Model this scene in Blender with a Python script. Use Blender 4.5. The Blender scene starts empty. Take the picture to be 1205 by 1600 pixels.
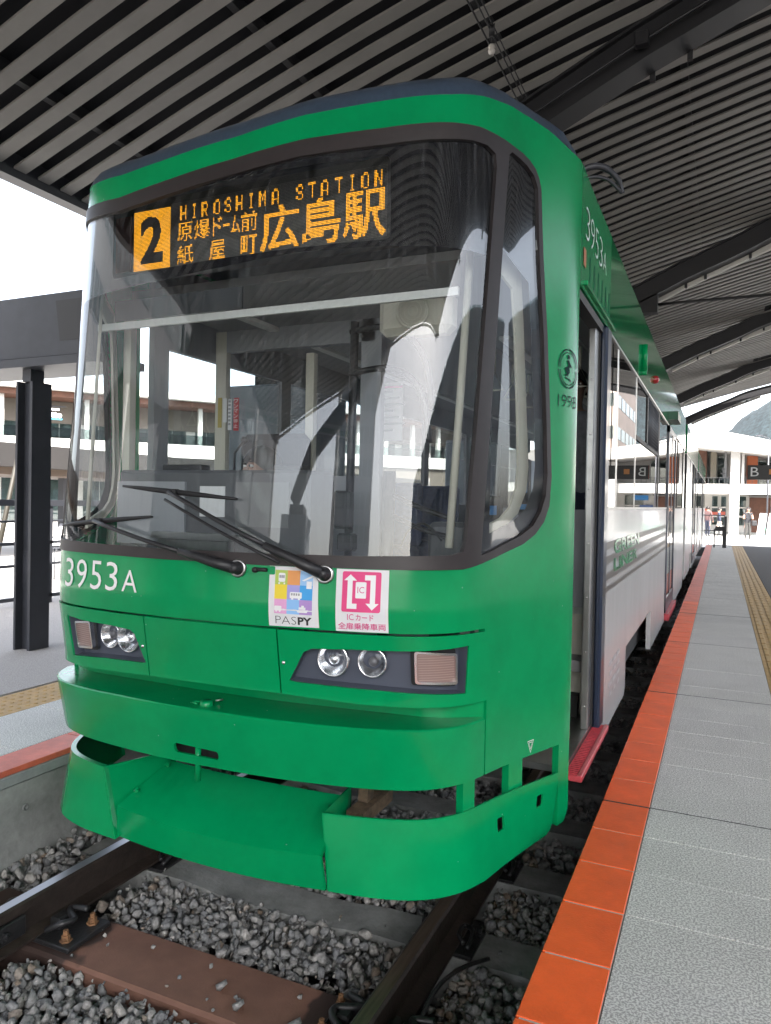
import bpy, bmesh, math, random
import numpy as np
from mathutils import Vector, Matrix, Euler
from mathutils.geometry import delaunay_2d_cdt

SC = bpy.context.scene
COL = SC.collection
R_ = math.radians
rnd = random.Random(7)

# ------------------------------------------------------------------ camera, sky, sun, exposure
cam = bpy.data.objects.new('camera', bpy.data.cameras.new('camera'))
COL.objects.link(cam)
cam.matrix_world = Matrix(((0.91084024, -0.02345349, 0.4120922, 0.0),
                           (0.41231686, 0.00549756, -0.91102392, 0.0),
                           (0.01910119, 0.99970981, 0.01467767, 1.587),
                           (0, 0, 0, 1)))
cam.data.sensor_fit = 'HORIZONTAL'
cam.data.sensor_width = 36.0
cam.data.lens = 34.656
cam.data.clip_start = 0.05
cam.data.clip_end = 6000
SC.camera = cam

SUN_DIR = Vector((0.60, -0.80, 1.12)).normalized()
world = bpy.data.worlds.new('World'); SC.world = world
world.use_nodes = True
wn = world.node_tree
for n in list(wn.nodes): wn.nodes.remove(n)
w_out = wn.nodes.new('ShaderNodeOutputWorld'); w_bg = wn.nodes.new('ShaderNodeBackground')
w_sky = wn.nodes.new('ShaderNodeTexSky'); w_sky.sky_type = 'NISHITA'; w_sky.sun_disc = False
w_sky.sun_elevation = math.asin(SUN_DIR.z)
w_sky.sun_rotation = math.atan2(SUN_DIR.x, SUN_DIR.y)
w_sky.air_density = 1.0; w_sky.dust_density = 3.5; w_sky.ozone_density = 1.0
w_hsv = wn.nodes.new('ShaderNodeHueSaturation'); w_hsv.inputs['Saturation'].default_value = 0.45
w_bg.inputs['Strength'].default_value = 0.15
wn.links.new(w_sky.outputs[0], w_hsv.inputs['Color'])
wn.links.new(w_hsv.outputs[0], w_bg.inputs[0]); wn.links.new(w_bg.outputs[0], w_out.inputs[0])
sun = bpy.data.objects.new('sun', bpy.data.lights.new('sun', 'SUN'))
COL.objects.link(sun)
sun.data.energy = 3.6; sun.data.angle = R_(0.5); sun.data.color = (1.0, 0.95, 0.88)
sun.rotation_euler = (-SUN_DIR).to_track_quat('-Z', 'Y').to_euler()
sun.location = (0, 0, 30)
vs = SC.view_settings
vs.view_transform = 'Standard'; vs.look = 'None'; vs.gamma = 1.0; vs.use_curve_mapping = False
vs.exposure = 2.72
cy = SC.cycles
cy.max_bounces = 9; cy.diffuse_bounces = 5; cy.glossy_bounces = 5; cy.transmission_bounces = 6
cy.transparent_max_bounces = 12; cy.caustics_reflective = False; cy.caustics_refractive = False
cy.sample_clamp_indirect = 8.0
cy.use_denoising = True

# ------------------------------------------------------------------ materials
MATS = {}
def mat(name, col=(.5, .5, .5), rough=.5, metal=0.0, coat=0.0, spec=.5, var=0.0, scale=6.0, bump=0.0, bscale=60.0,
        emit=0.0, col2=None, detail=4.0, stretch=None, stain=0.0, tone=0.0, sscale=1.6, sharp=.15, chips=0.0):
    """principled material; var mixes the colour with a darker/lighter noise, bump adds fine relief"""
    if name in MATS: return MATS[name]
    m = bpy.data.materials.new(name); m.use_nodes = True
    nt = m.node_tree; b = nt.nodes['Principled BSDF']
    c = (col[0], col[1], col[2], 1)
    b.inputs['Base Color'].default_value = c
    b.inputs['Roughness'].default_value = rough
    b.inputs['Metallic'].default_value = metal
    b.inputs['Coat Weight'].default_value = coat
    b.inputs['Coat Roughness'].default_value = .04
    b.inputs['Specular IOR Level'].default_value = spec
    if emit:
        b.inputs['Emission Color'].default_value = c
        b.inputs['Emission Strength'].default_value = emit
    tc = None
    if var or bump:
        tc = nt.nodes.new('ShaderNodeTexCoord')
        src = tc.outputs['Object']
        if stretch:
            mp = nt.nodes.new('ShaderNodeMapping'); mp.inputs['Scale'].default_value = stretch
            nt.links.new(src, mp.inputs[0]); src = mp.outputs[0]
    if var:
        no = nt.nodes.new('ShaderNodeTexNoise'); no.inputs['Scale'].default_value = scale
        no.inputs['Detail'].default_value = detail; no.inputs['Roughness'].default_value = .65
        nt.links.new(src, no.inputs['Vector'])
        rp = nt.nodes.new('ShaderNodeValToRGB')
        d = col2 or tuple(max(0, x * (1 - var)) for x in col)
        l = tuple(min(1, x * (1 + var)) for x in col) if col2 is None else col
        rp.color_ramp.elements[0].position = .5 - sharp; rp.color_ramp.elements[1].position = .5 + sharp
        rp.color_ramp.elements[0].color = (*d, 1); rp.color_ramp.elements[1].color = (*l, 1)
        nt.links.new(no.outputs['Fac'], rp.inputs[0]); nt.links.new(rp.outputs[0], b.inputs['Base Color'])
    if stain or tone:   # worn patches placed in the world, and a tone of its own for each piece
        gm = nt.nodes.new('ShaderNodeNewGeometry'); sn_ = nt.nodes.new('ShaderNodeTexNoise'); sn_.inputs['Scale'].default_value = sscale; sn_.inputs['Detail'].default_value = 7; sn_.inputs['Roughness'].default_value = .7
        nt.links.new(gm.outputs['Position'], sn_.inputs['Vector'])
        m1 = nt.nodes.new('ShaderNodeMapRange'); m1.inputs[1].default_value = .36; m1.inputs[2].default_value = .58; m1.inputs[3].default_value = 1 - stain; m1.inputs[4].default_value = 1.0
        nt.links.new(sn_.outputs['Fac'], m1.inputs[0])
        oi = nt.nodes.new('ShaderNodeObjectInfo'); m2 = nt.nodes.new('ShaderNodeMapRange'); m2.inputs[3].default_value = 1 - tone; m2.inputs[4].default_value = 1 + tone * .5
        nt.links.new(oi.outputs['Random'], m2.inputs[0])
        mu = nt.nodes.new('ShaderNodeMath'); mu.operation = 'MULTIPLY'; nt.links.new(m1.outputs[0], mu.inputs[0]); nt.links.new(m2.outputs[0], mu.inputs[1])
        mc = nt.nodes.new('ShaderNodeMixRGB'); mc.blend_type = 'MULTIPLY'; mc.inputs[0].default_value = 1.0; mc.inputs[1].default_value = c
        if b.inputs['Base Color'].links: nt.links.new(b.inputs['Base Color'].links[0].from_socket, mc.inputs[1])
        nt.links.new(mu.outputs[0], mc.inputs[2]); nt.links.new(mc.outputs[0], b.inputs['Base Color'])
    if chips:   # small stone chips in the paint
        vo = nt.nodes.new('ShaderNodeTexVoronoi'); vo.inputs['Scale'].default_value = chips; nt.links.new(tc.outputs['Object'], vo.inputs['Vector'])
        l1 = nt.nodes.new('ShaderNodeMath'); l1.operation = 'LESS_THAN'; l1.inputs[1].default_value = .035; nt.links.new(vo.outputs['Distance'], l1.inputs[0])
        sc_ = nt.nodes.new('ShaderNodeSeparateColor'); nt.links.new(vo.outputs['Color'], sc_.inputs[0])
        l2 = nt.nodes.new('ShaderNodeMath'); l2.operation = 'GREATER_THAN'; l2.inputs[1].default_value = .62; nt.links.new(sc_.outputs[0], l2.inputs[0])
        l3 = nt.nodes.new('ShaderNodeMath'); l3.operation = 'MULTIPLY'; nt.links.new(l1.outputs[0], l3.inputs[0]); nt.links.new(l2.outputs[0], l3.inputs[1])
        ch = nt.nodes.new('ShaderNodeMixRGB'); ch.inputs[2].default_value = (.22, .36, .27, 1); nt.links.new(l3.outputs[0], ch.inputs[0])
        nt.links.new(b.inputs['Base Color'].links[0].from_socket, ch.inputs[1]); nt.links.new(ch.outputs[0], b.inputs['Base Color'])
    if bump:
        nb = nt.nodes.new('ShaderNodeTexNoise'); nb.inputs['Scale'].default_value = bscale
        nb.inputs['Detail'].default_value = 3
        nt.links.new(src, nb.inputs['Vector'])
        bp = nt.nodes.new('ShaderNodeBump'); bp.inputs['Strength'].default_value = bump
        bp.inputs['Distance'].default_value = .01
        nt.links.new(nb.outputs['Fac'], bp.inputs['Height']); nt.links.new(bp.outputs[0], b.inputs['Normal'])
    MATS[name] = m
    return m

def glass_mat(name, tint=(.8, .84, .84), ior=1.8, rough=0.0, film=0.0, filmcol=(.5, .52, .55), streak=False):
    if name in MATS: return MATS[name]
    m = bpy.data.materials.new(name); m.use_nodes = True
    nt = m.node_tree
    for n in list(nt.nodes): nt.nodes.remove(n)
    out = nt.nodes.new('ShaderNodeOutputMaterial')
    tr = nt.nodes.new('ShaderNodeBsdfTransparent'); tr.inputs[0].default_value = (*tint, 1)
    gl = nt.nodes.new('ShaderNodeBsdfGlossy'); gl.inputs['Roughness'].default_value = rough
    f0 = ((ior - 1) / (ior + 1)) ** 2
    lw = nt.nodes.new('ShaderNodeLayerWeight'); lw.inputs[0].default_value = .5
    pw = nt.nodes.new('ShaderNodeMath'); pw.operation = 'POWER'; pw.inputs[1].default_value = 4.2
    fr = nt.nodes.new('ShaderNodeMath'); fr.operation = 'MULTIPLY_ADD'; fr.inputs[1].default_value = 1 - f0; fr.inputs[2].default_value = f0
    nt.links.new(lw.outputs['Facing'], pw.inputs[0]); nt.links.new(pw.outputs[0], fr.inputs[0])
    mx = nt.nodes.new('ShaderNodeMixShader')
    nt.links.new(fr.outputs[0], mx.inputs[0]); nt.links.new(tr.outputs[0], mx.inputs[1]); nt.links.new(gl.outputs[0], mx.inputs[2])
    last = mx
    if film:
        df = nt.nodes.new('ShaderNodeBsdfDiffuse'); df.inputs[0].default_value = (*filmcol, 1)
        m2 = nt.nodes.new('ShaderNodeMixShader'); m2.inputs[0].default_value = film
        if streak:   # rain-dried dust runs down the pane; the grey film also imitates reflected haze
            tc = nt.nodes.new('ShaderNodeTexCoord'); mp = nt.nodes.new('ShaderNodeMapping')
            mp.inputs['Scale'].default_value = (60, 60, 1.3)
            no = nt.nodes.new('ShaderNodeTexNoise'); no.inputs['Scale'].default_value = 1.0; no.inputs['Detail'].default_value = 5
            mr = nt.nodes.new('ShaderNodeMapRange'); mr.inputs[1].default_value = .42; mr.inputs[2].default_value = .75
            mr.inputs[3].default_value = film * .35; mr.inputs[4].default_value = film * 3.2
            nt.links.new(tc.outputs['Object'], mp.inputs[0]); nt.links.new(mp.outputs[0], no.inputs['Vector'])
            nt.links.new(no.outputs['Fac'], mr.inputs[0]); nt.links.new(mr.outputs[0], m2.inputs[0])
        nt.links.new(mx.outputs[0], m2.inputs[1]); nt.links.new(df.outputs[0], m2.inputs[2]); last = m2
    nt.links.new(last.outputs[0], out.inputs[0])
    MATS[name] = m
    return m

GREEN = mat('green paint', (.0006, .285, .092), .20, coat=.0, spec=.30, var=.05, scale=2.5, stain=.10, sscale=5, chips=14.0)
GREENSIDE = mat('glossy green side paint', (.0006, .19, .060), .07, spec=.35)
NAVY = mat('navy roof paint', (.045, .068, .105), .35, coat=.3, var=.12, scale=8, stretch=(8, 8, .6))
NAVY2 = mat('navy door paint', (.014, .024, .05), .3, coat=.3)
BROWN = mat('brown window frame', (.024, .018, .018), .5, var=.15, scale=12)
BLACK = mat('black glass border', (.006, .006, .008), .12)
RUBBER = mat('black rubber', (.012, .012, .013), .6)
WIPER = mat('wiper black', (.018, .018, .02), .45)
WHITE = mat('white tram paint', (.50, .50, .50), .26, coat=.18, var=.05, scale=3, stretch=(1, 1, .4))
DECALW = mat('white decal', (.8, .8, .8), .4)
GREYSTRIPE = mat('grey stripe print', (.13, .118, .11), .35, spec=.25)
SLATE = mat('slate lamp housing', (.075, .085, .115), .5)
CHROME = mat('chrome reflector', (.85, .86, .88), .25, metal=1.0)
STEEL = mat('stainless steel', (.50, .50, .49), .28, metal=1.0, var=.1, scale=10)
GLASS = glass_mat('windscreen glass', (.90, .93, .93), 1.8, film=.02, streak=True)
PANE = glass_mat('tram side glass', (.22, .24, .24), 2.1)
CLEAR = glass_mat('clear lens', (.96, .97, .98), 1.4)
BGLASS = glass_mat('building glass', (.55, .62, .62), 2.0)
DARKSTEEL = mat('charcoal painted steel', (.040, .042, .050), .45, var=.12, scale=5)
BEAMM = mat('canopy beam paint', (.012, .012, .014), .45, var=.1, scale=3)
SLATM = mat('canopy slat aluminium', (.245, .232, .212), .5, var=.08, scale=1.5, stain=.14, tone=.10, sscale=.9)
DECKM = mat('black canopy deck', (.008, .008, .010), .8)
CONC = mat('platform concrete', (.34, .35, .335), .85, var=.22, scale=3.5, bump=.3, bscale=40, stain=.35, sscale=2.2)
CONCS = mat('sleeper concrete', (.22, .225, .215), .85, var=.25, scale=6, bump=.35, bscale=60)
RAILM = mat('rusty rail steel', (.030, .022, .018), .5, var=.35, scale=14, bump=.2, bscale=60)
RAILTOP = mat('polished rail head', (.62, .63, .66), .38, metal=1.0)
RUST = mat('rust', (.20, .10, .045), .85, var=.4, scale=40, bump=.4, bscale=120)
IRON = mat('oily iron', (.018, .018, .019), .42, bump=.2, bscale=80)
CREAM = mat('cream trim', (.55, .53, .45), .5)
GREYIN = mat('grey interior panel', (.30, .31, .33), .5)
DGREY = mat('dark grey console', (.085, .088, .095), .6, var=.1, scale=5)
BLKIN = mat('black plastic', (.012, .012, .013), .4)
REDSTEP = mat('red step paint', (.45, .045, .06), .45, var=.2, scale=20)
AMBER = mat('amber led', (1.0, .42, .015), .4, emit=.56)
PAPER = mat('white paper', (.72, .72, .73), .6)
PINK = mat('magenta print', (.70, .045, .20), .5)
BLKPRINT = mat('black print', (.02, .02, .022), .6)
SKIN = mat('skin', (.36, .21, .155), .6)
HAIR = mat('dark hair', (.012, .009, .008), .55)
CLOTHG = mat('grey cloth', (.22, .23, .25), .9, var=.2, scale=30)
CLOTHD = mat('navy cloth', (.03, .035, .06), .9)
CLOTHK = mat('khaki cloth', (.30, .29, .27), .9)
WALLW = mat('white facade', (.50, .49, .47), .8, var=.04, scale=1, stain=.12, sscale=.3)
WALLB = mat('brown cladding', (.10, .042, .026), .7, var=.2, scale=3)
CONCB = mat('pier concrete', (.26, .29, .32), .85, var=.15, scale=2.2, bump=.2, bscale=30)
FLOOR = mat('grey vinyl floor', (.2, .2, .2), .7)

# ------------------------------------------------------------------ helpers
def tag(o, label=None, cat=None, group=None, kind=None):
    if label: o['label'] = label
    if cat: o['category'] = cat
    if group: o['group'] = group
    if kind: o['kind'] = kind
    return o

def empty(name, loc, label=None, cat=None, group=None, kind=None):
    o = bpy.data.objects.new(name, None); COL.objects.link(o); o.location = loc
    o.empty_display_size = .1
    return tag(o, label, cat, group, kind)

def origin(p):
    v = Vector((0, 0, 0))
    while p is not None:
        v += Vector(p.location); p = p.parent
    return v

def link(name, me, mats, parent=None):
    o = bpy.data.objects.new(name, me); COL.objects.link(o)
    for m in (mats if isinstance(mats, (list, tuple)) else [mats]): me.materials.append(m)
    if parent is not None: o.parent = parent
    return o

class MB:
    """collects shapes given in world coordinates and links them as ONE mesh object"""
    def __init__(self): self.v = []; self.f = []; self.mi = []; self.sm = []
    def add(self, vs, fs, mi=0, smooth=False):
        k = len(self.v); self.v += [tuple(p) for p in vs]
        for f in fs: self.f.append(tuple(i + k for i in f)); self.mi.append(mi); self.sm.append(smooth)
        return self
    def box(self, a, b, mi=0, bev=0.0, rz=0.0):
        x0, y0, z0 = (min(a[i], b[i]) for i in range(3)); x1, y1, z1 = (max(a[i], b[i]) for i in range(3))
        c = Vector(((x0 + x1) / 2, (y0 + y1) / 2, 0))
        if bev:
            e = min(bev, (x1 - x0) * .45, (y1 - y0) * .45, (z1 - z0) * .45)
            vs = []
            for z, ins in ((z0, e), (z0 + e, 0), (z1 - e, 0), (z1, e)):
                X0, X1, Y0, Y1 = x0 + ins, x1 - ins, y0 + ins, y1 - ins
                if ins == 0:
                    vs += [(X0 + e, Y0, z), (X1 - e, Y0, z), (X1, Y0 + e, z), (X1, Y1 - e, z), (X1 - e, Y1, z), (X0 + e, Y1, z), (X0, Y1 - e, z), (X0, Y0 + e, z)]
                else:
                    vs += [(X0, Y0, z), (X1, Y0, z), (X1, Y0, z), (X1, Y1, z), (X1, Y1, z), (X0, Y1, z), (X0, Y1, z), (X0, Y0, z)]
            fs = [tuple(range(7, -1, -1)), tuple(range(24, 32))]
            for r in range(3):
                for i in range(8):
                    j = (i + 1) % 8; fs.append((r * 8 + i, r * 8 + j, r * 8 + 8 + j, r * 8 + 8 + i))
        else:
            vs = [(x0, y0, z0), (x1, y0, z0), (x1, y1, z0), (x0, y1, z0), (x0, y0, z1), (x1, y0, z1), (x1, y1, z1), (x0, y1, z1)]
            fs = [(0, 3, 2, 1), (4, 5, 6, 7), (0, 1, 5, 4), (1, 2, 6, 5), (2, 3, 7, 6), (3, 0, 4, 7)]
        if rz:
            m = Matrix.Rotation(rz, 3, 'Z'); vs = [tuple(m @ (Vector(p) - c) + c) for p in vs]
        return self.add(vs, fs, mi)
    def tube(self, pts, r, n=8, mi=0, smooth=True, cap=True):
        pts = [Vector(p) for p in pts]; rs = r if isinstance(r, (list, tuple)) else [r] * len(pts)
        vs = []; fs = []; up = None
        for i, p in enumerate(pts):
            t = (pts[min(i + 1, len(pts) - 1)] - pts[max(i - 1, 0)]).normalized()
            if up is None:
                up = Vector((0, 0, 1)) if abs(t.z) < .9 else Vector((1, 0, 0))
            a = t.cross(up).normalized(); b = a.cross(t).normalized(); up = b
            for k in range(n):
                q = 2 * math.pi * k / n; vs.append(tuple(p + (a * math.cos(q) + b * math.sin(q)) * rs[i]))
        for i in range(len(pts) - 1):
            for k in range(n):
                j = (k + 1) % n; fs.append((i * n + k, i * n + j, i * n + n + j, i * n + n + k))
        if cap:
            fs.append(tuple(range(n - 1, -1, -1))); fs.append(tuple(range((len(pts) - 1) * n, len(pts) * n)))
        return self.add(vs, fs, mi, smooth)
    def sweep(self, profile, path, mi=0, smooth=False, closed=True):
        """profile: 2D points; path: function index->3D mapping list of frames [(origin, U, V)]"""
        n = len(profile); vs = []; fs = []
        for o, U, V in path:
            for a, b in profile: vs.append(tuple(Vector(o) + Vector(U) * a + Vector(V) * b))
        for i in range(len(path) - 1):
            for k in range(n if closed else n - 1):
                j = (k + 1) % n; fs.append((i * n + k, i * n + j, i * n + n + j, i * n + n + k))
        if closed:
            fs.append(tuple(range(n - 1, -1, -1))); fs.append(tuple(range((len(path) - 1) * n, len(path) * n)))
        return self.add(vs, fs, mi, smooth)
    def prism(self, poly, z0, z1, mi=0):
        n = len(poly); vs = [(x, y, z0) for x, y in poly] + [(x, y, z1) for x, y in poly]
        fs = [tuple(range(n - 1, -1, -1)), tuple(range(n, 2 * n))] + [(i, (i + 1) % n, n + (i + 1) % n, n + i) for i in range(n)]
        return self.add(vs, fs, mi)
    def extr(self, poly, d, mi=0):
        """3D planar polygon extruded along d"""
        n = len(poly); d = Vector(d); vs = [tuple(p) for p in poly] + [tuple(Vector(p) + d) for p in poly]
        fs = [tuple(range(n - 1, -1, -1)), tuple(range(n, 2 * n))] + [(i, (i + 1) % n, n + (i + 1) % n, n + i) for i in range(n)]
        return self.add(vs, fs, mi)
    def lathe(self, c, axis, prof, n=20, mi=0, smooth=True):
        """prof: (radius, distance along axis) from c"""
        axis = Vector(axis).normalized(); a = axis.orthogonal().normalized(); b = axis.cross(a); c = Vector(c)
        vs = []; fs = []
        for r, d in prof:
            for k in range(n):
                q = 2 * math.pi * k / n; vs.append(tuple(c + axis * d + (a * math.cos(q) + b * math.sin(q)) * r))
        for i in range(len(prof) - 1):
            for k in range(n):
                j = (k + 1) % n; fs.append((i * n + k, i * n + j, i * n + n + j, i * n + n + k))
        return self.add(vs, fs, mi, smooth)
    def mesh(self, name, off=Vector((0, 0, 0)), fix=True):
        me = bpy.data.meshes.new(name)
        me.from_pydata([tuple(Vector(p) - off) for p in self.v], [], self.f)
        me.polygons.foreach_set('material_index', self.mi); me.polygons.foreach_set('use_smooth', self.sm)
        me.update()
        if fix:
            bm = bmesh.new(); bm.from_mesh(me); bmesh.ops.remove_doubles(bm, verts=bm.verts, dist=1e-6) if False else None
            bmesh.ops.recalc_face_normals(bm, faces=bm.faces); bm.to_mesh(me); bm.free()
        return me
    def build(self, name, mats, parent=None, fix=True, label=None, cat=None, group=None, kind=None):
        o = link(name, self.mesh(name, origin(parent), fix), mats, parent)
        return tag(o, label, cat, group, kind)

def copy_tree(src, loc=None, dz=None):
    """a copy of a thing with its parts and their sub-parts"""
    c = src.copy(); COL.objects.link(c)
    if loc is not None: c.location = loc
    for ch in list(src.children):
        d = ch.copy(); COL.objects.link(d); d.parent = c
        for g in list(ch.children):
            e = g.copy(); COL.objects.link(e); e.parent = d
    return c

def curve_pts(P, n=8, closed=False):
    P = [Vector(p) for p in P]; out = []
    m = len(P)
    for i in range(m if closed else m - 1):
        if closed: p0, p1, p2, p3 = P[i - 1], P[i], P[(i + 1) % m], P[(i + 2) % m]
        else: p0, p1, p2, p3 = P[max(i - 1, 0)], P[i], P[i + 1], P[min(i + 2, m - 1)]
        for k in range(n):
            t = k / n
            out.append(.5 * ((2 * p1) + (-p0 + p2) * t + (2 * p0 - 5 * p1 + 4 * p2 - p3) * t * t + (-p0 + 3 * p1 - 3 * p2 + p3) * t ** 3))
    if not closed: out.append(P[-1])
    return out

def round_poly(pts, r, n=5):
    """2D polygon with rounded corners"""
    out = []; m = len(pts); pts = [Vector(p) for p in pts]
    rr = r if isinstance(r, (list, tuple)) else [r] * m
    for i in range(m):
        p0, p1, p2 = pts[i - 1], pts[i], pts[(i + 1) % m]
        a = (p0 - p1); b = (p2 - p1); e = min(rr[i], a.length * .45, b.length * .45)
        if e < 1e-5: out.append(p1); continue
        A = p1 + a.normalized() * e; B = p1 + b.normalized() * e
        for k in range(n + 1):
            t = k / n; out.append((1 - t) ** 2 * A + 2 * t * (1 - t) * p1 + t * t * B)
    return out

def in_poly(P, poly):
    x, y = P[:, 0], P[:, 1]; r = np.zeros(len(P), bool); n = len(poly)
    for i in range(n):
        x0, y0 = poly[i]; x1, y1 = poly[(i + 1) % n]
        if y0 == y1: continue
        c = ((y0 > y) != (y1 > y)) & (x < (x1 - x0) * (y - y0) / (y1 - y0) + x0)
        r ^= c
    return r

def dens(poly, res):
    out = []; n = len(poly)
    for i in range(n):
        a = np.array(poly[i][:2], float); b = np.array(poly[(i + 1) % n][:2], float)
        k = max(1, int(np.hypot(*(b - a)) / res + .5))
        for j in range(k): out.append(a + (b - a) * j / k)
    return np.array(out)

def tri2d(outer, holes=(), res=.03):
    """triangles of a 2D polygon with holes and inner grid points -> (points, triangles, boundary loops)"""
    loops = [dens(outer, res)] + [dens(h, res) for h in holes]
    pts = np.concatenate(loops); edges = []; idx = []; k = 0
    for L in loops:
        n = len(L); idx.append(list(range(k, k + n))); edges += [(k + i, k + (i + 1) % n) for i in range(n)]; k += n
    mn = loops[0].min(0); mx = loops[0].max(0)
    gx, gy = np.meshgrid(np.arange(mn[0] + res / 2, mx[0], res), np.arange(mn[1] + res / 2, mx[1], res))
    G = np.stack([gx.ravel(), gy.ravel()], 1)
    if len(G):
        ok = in_poly(G, loops[0])
        for L in loops[1:]: ok &= ~in_poly(G, L)
        G = G[ok]
        if len(G):
            d = np.full(len(G), 9.)
            for s in range(0, len(G), 4000):
                d[s:s + 4000] = np.sqrt(((G[s:s + 4000, None] - pts[None]) ** 2).sum(2)).min(1)
            G = G[d > res * .45]
    allp = np.concatenate([pts, G]) if len(G) else pts
    r = delaunay_2d_cdt([Vector(p) for p in allp], edges, [], 0, 1e-7)
    V = np.array([tuple(v) for v in r[0]]); T = np.array([t for t in r[2] if len(t) == 3])
    cen = V[T].mean(1); ok = in_poly(cen, loops[0])
    for L in loops[1:]: ok &= ~in_poly(cen, L)
    T = T[ok]
    mp = {}
    for new, olds in enumerate(r[3]):
        for o_ in olds: mp[o_] = new
    idx = [[mp[i] for i in L] for L in idx]
    return V, T, idx

# ------------------------------------------------------------------ the tram's nose as a surface: s runs round the plan outline, z is height
CX = -1.74
CP = [(0, 2.245), (.15, 2.249), (.3, 2.264), (.45, 2.287), (.58, 2.313), (.68, 2.343), (.76, 2.378), (.82, 2.420), (.87, 2.475), (.91, 2.545),
      (.945, 2.64), (.98, 2.755), (1.03, 2.905), (1.08, 3.045), (1.125, 3.17), (1.141, 3.24), (1.142, 3.34), (1.142, 3.6), (1.142, 4.0), (1.142, 4.6)]
CP = [(a + .023 * min(1, a / .5), b) for a, b in CP]
_q = curve_pts([(-CP[1][0], CP[1][1], 0)] + [(a, b, 0) for a, b in CP], 12)[12:]
CU = np.array([[p.x, p.y] for p in _q]); CS = np.concatenate([[0], np.cumsum(np.hypot(*np.diff(CU, axis=0).T))])
_c, _s = math.cos(R_(3)), math.sin(R_(3)); _x = CU[:, 0] * _c + (CU[:, 1] - 2.245) * _s; _y = (CU[:, 1] - 2.245) * _c - CU[:, 0] * _s + 2.245
CUL = np.stack([np.minimum(1.21, _x + .04 * np.minimum(1, _x / .6)), _y], 1)      # the far corner sits a little fuller
CSL = np.concatenate([[0], np.cumsum(np.hypot(*np.diff(CUL, axis=0).T))])
SIDE = CX + 1.165
def lean(z): return np.interp(z, [0, .886, 1.128, 1.2, 1.34, 2.9, 3.1, 3.3], [.04, .04, 0, -.008, 0, .13, .153, .20])
def surf0(s, z):
    a = np.abs(s); r = np.asarray(s) >= 0
    dx = np.where(r, np.interp(a, CS, CU[:, 0]), -np.interp(a, CSL, CUL[:, 0])); y = np.where(r, np.interp(a, CS, CU[:, 1]), np.interp(a, CSL, CUL[:, 1]))
    t = np.clip((np.abs(dx) - .93) / .23, 0, 1); w = 1 - t * t * (3 - 2 * t)
    return np.stack([CX + dx, y + lean(z) * w, z], -1)
def surf(s, z, off=0.0):
    s = np.asarray(s, float); z = np.asarray(z, float)
    p = surf0(s, z); e = .012
    du = surf0(s + e, z) - surf0(s - e, z); dv = surf0(s, z + e) - surf0(s, z - e)
    n = np.cross(du, dv); n /= np.linalg.norm(n, axis=-1, keepdims=True)
    return p + n * (off if np.isscalar(off) else np.asarray(off)[..., None]), n
def sp(s, z, off=0.0):
    return Vector(surf(np.array([s]), np.array([z]), off)[0][0])
def sn(s, z): return Vector(surf(np.array([s]), np.array([z]))[1][0])
def s_of_y(y): return float(np.interp(y, CU[:, 1], CS))

def patch(name, outer, holes, m, parent, res=.03, off=0.0, thick=.014, fn=None, label=None, rim=None):
    """a sheet of the nose cut to an (s,z) outline, with turned-in rims of real depth"""
    V, T, loops = tri2d(outer, holes, res)
    f = fn or (lambda s, z, o: surf(s, z, o)[0])
    A = f(V[:, 0], V[:, 1], off)
    b = MB(); b.add(A.tolist(), [tuple(t) for t in T], 0, True)
    if thick:
        Bk = f(V[:, 0], V[:, 1], off - thick)
        for L in loops:
            n = len(L); k = len(b.v)
            vs = [A[i].tolist() for i in L] + [Bk[i].tolist() for i in L]
            b.add(vs, [(i, (i + 1) % n, n + (i + 1) % n, n + i) for i in range(n)], 0, False)
    o = b.build(name, m, parent, fix=False)
    me = o.data; h = .006
    du = f(V[:, 0] + h, V[:, 1], off) - f(V[:, 0] - h, V[:, 1], off); dv = f(V[:, 0], V[:, 1] + h, off) - f(V[:, 0], V[:, 1] - h, off)
    N = np.cross(du, dv); N /= np.maximum(1e-9, np.linalg.norm(N, axis=1))[:, None]
    nl = np.zeros((len(me.loops), 3)); li = np.empty(len(me.loops), np.int32); me.loops.foreach_get('vertex_index', li)
    ok = li < len(V); nl[ok] = N[li[ok]]
    me.normals_split_custom_set([tuple(q) for q in nl])
    if label: o['label'] = label
    return o

def drop(s, z): return z - max(0, z - 1.35) * .055 * min(1, max(0, (.3 - s) / .9))
def mirror(pts): return [(-x, z) for x, z in reversed(pts)]
def level(pts): return [(x, drop(x, z)) for x, z in pts]
class SM(MB):
    """shapes of the tram side measured on a plane at unit scale; set out from the eye height to their real size"""
    K = 1.1122
    def add(self, vs, fs, mi=0, smooth=False):
        return MB.add(self, [(x, y * self.K, 1.587 + self.K * (z - 1.587)) for x, y, z in vs], fs, mi, smooth)

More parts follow.
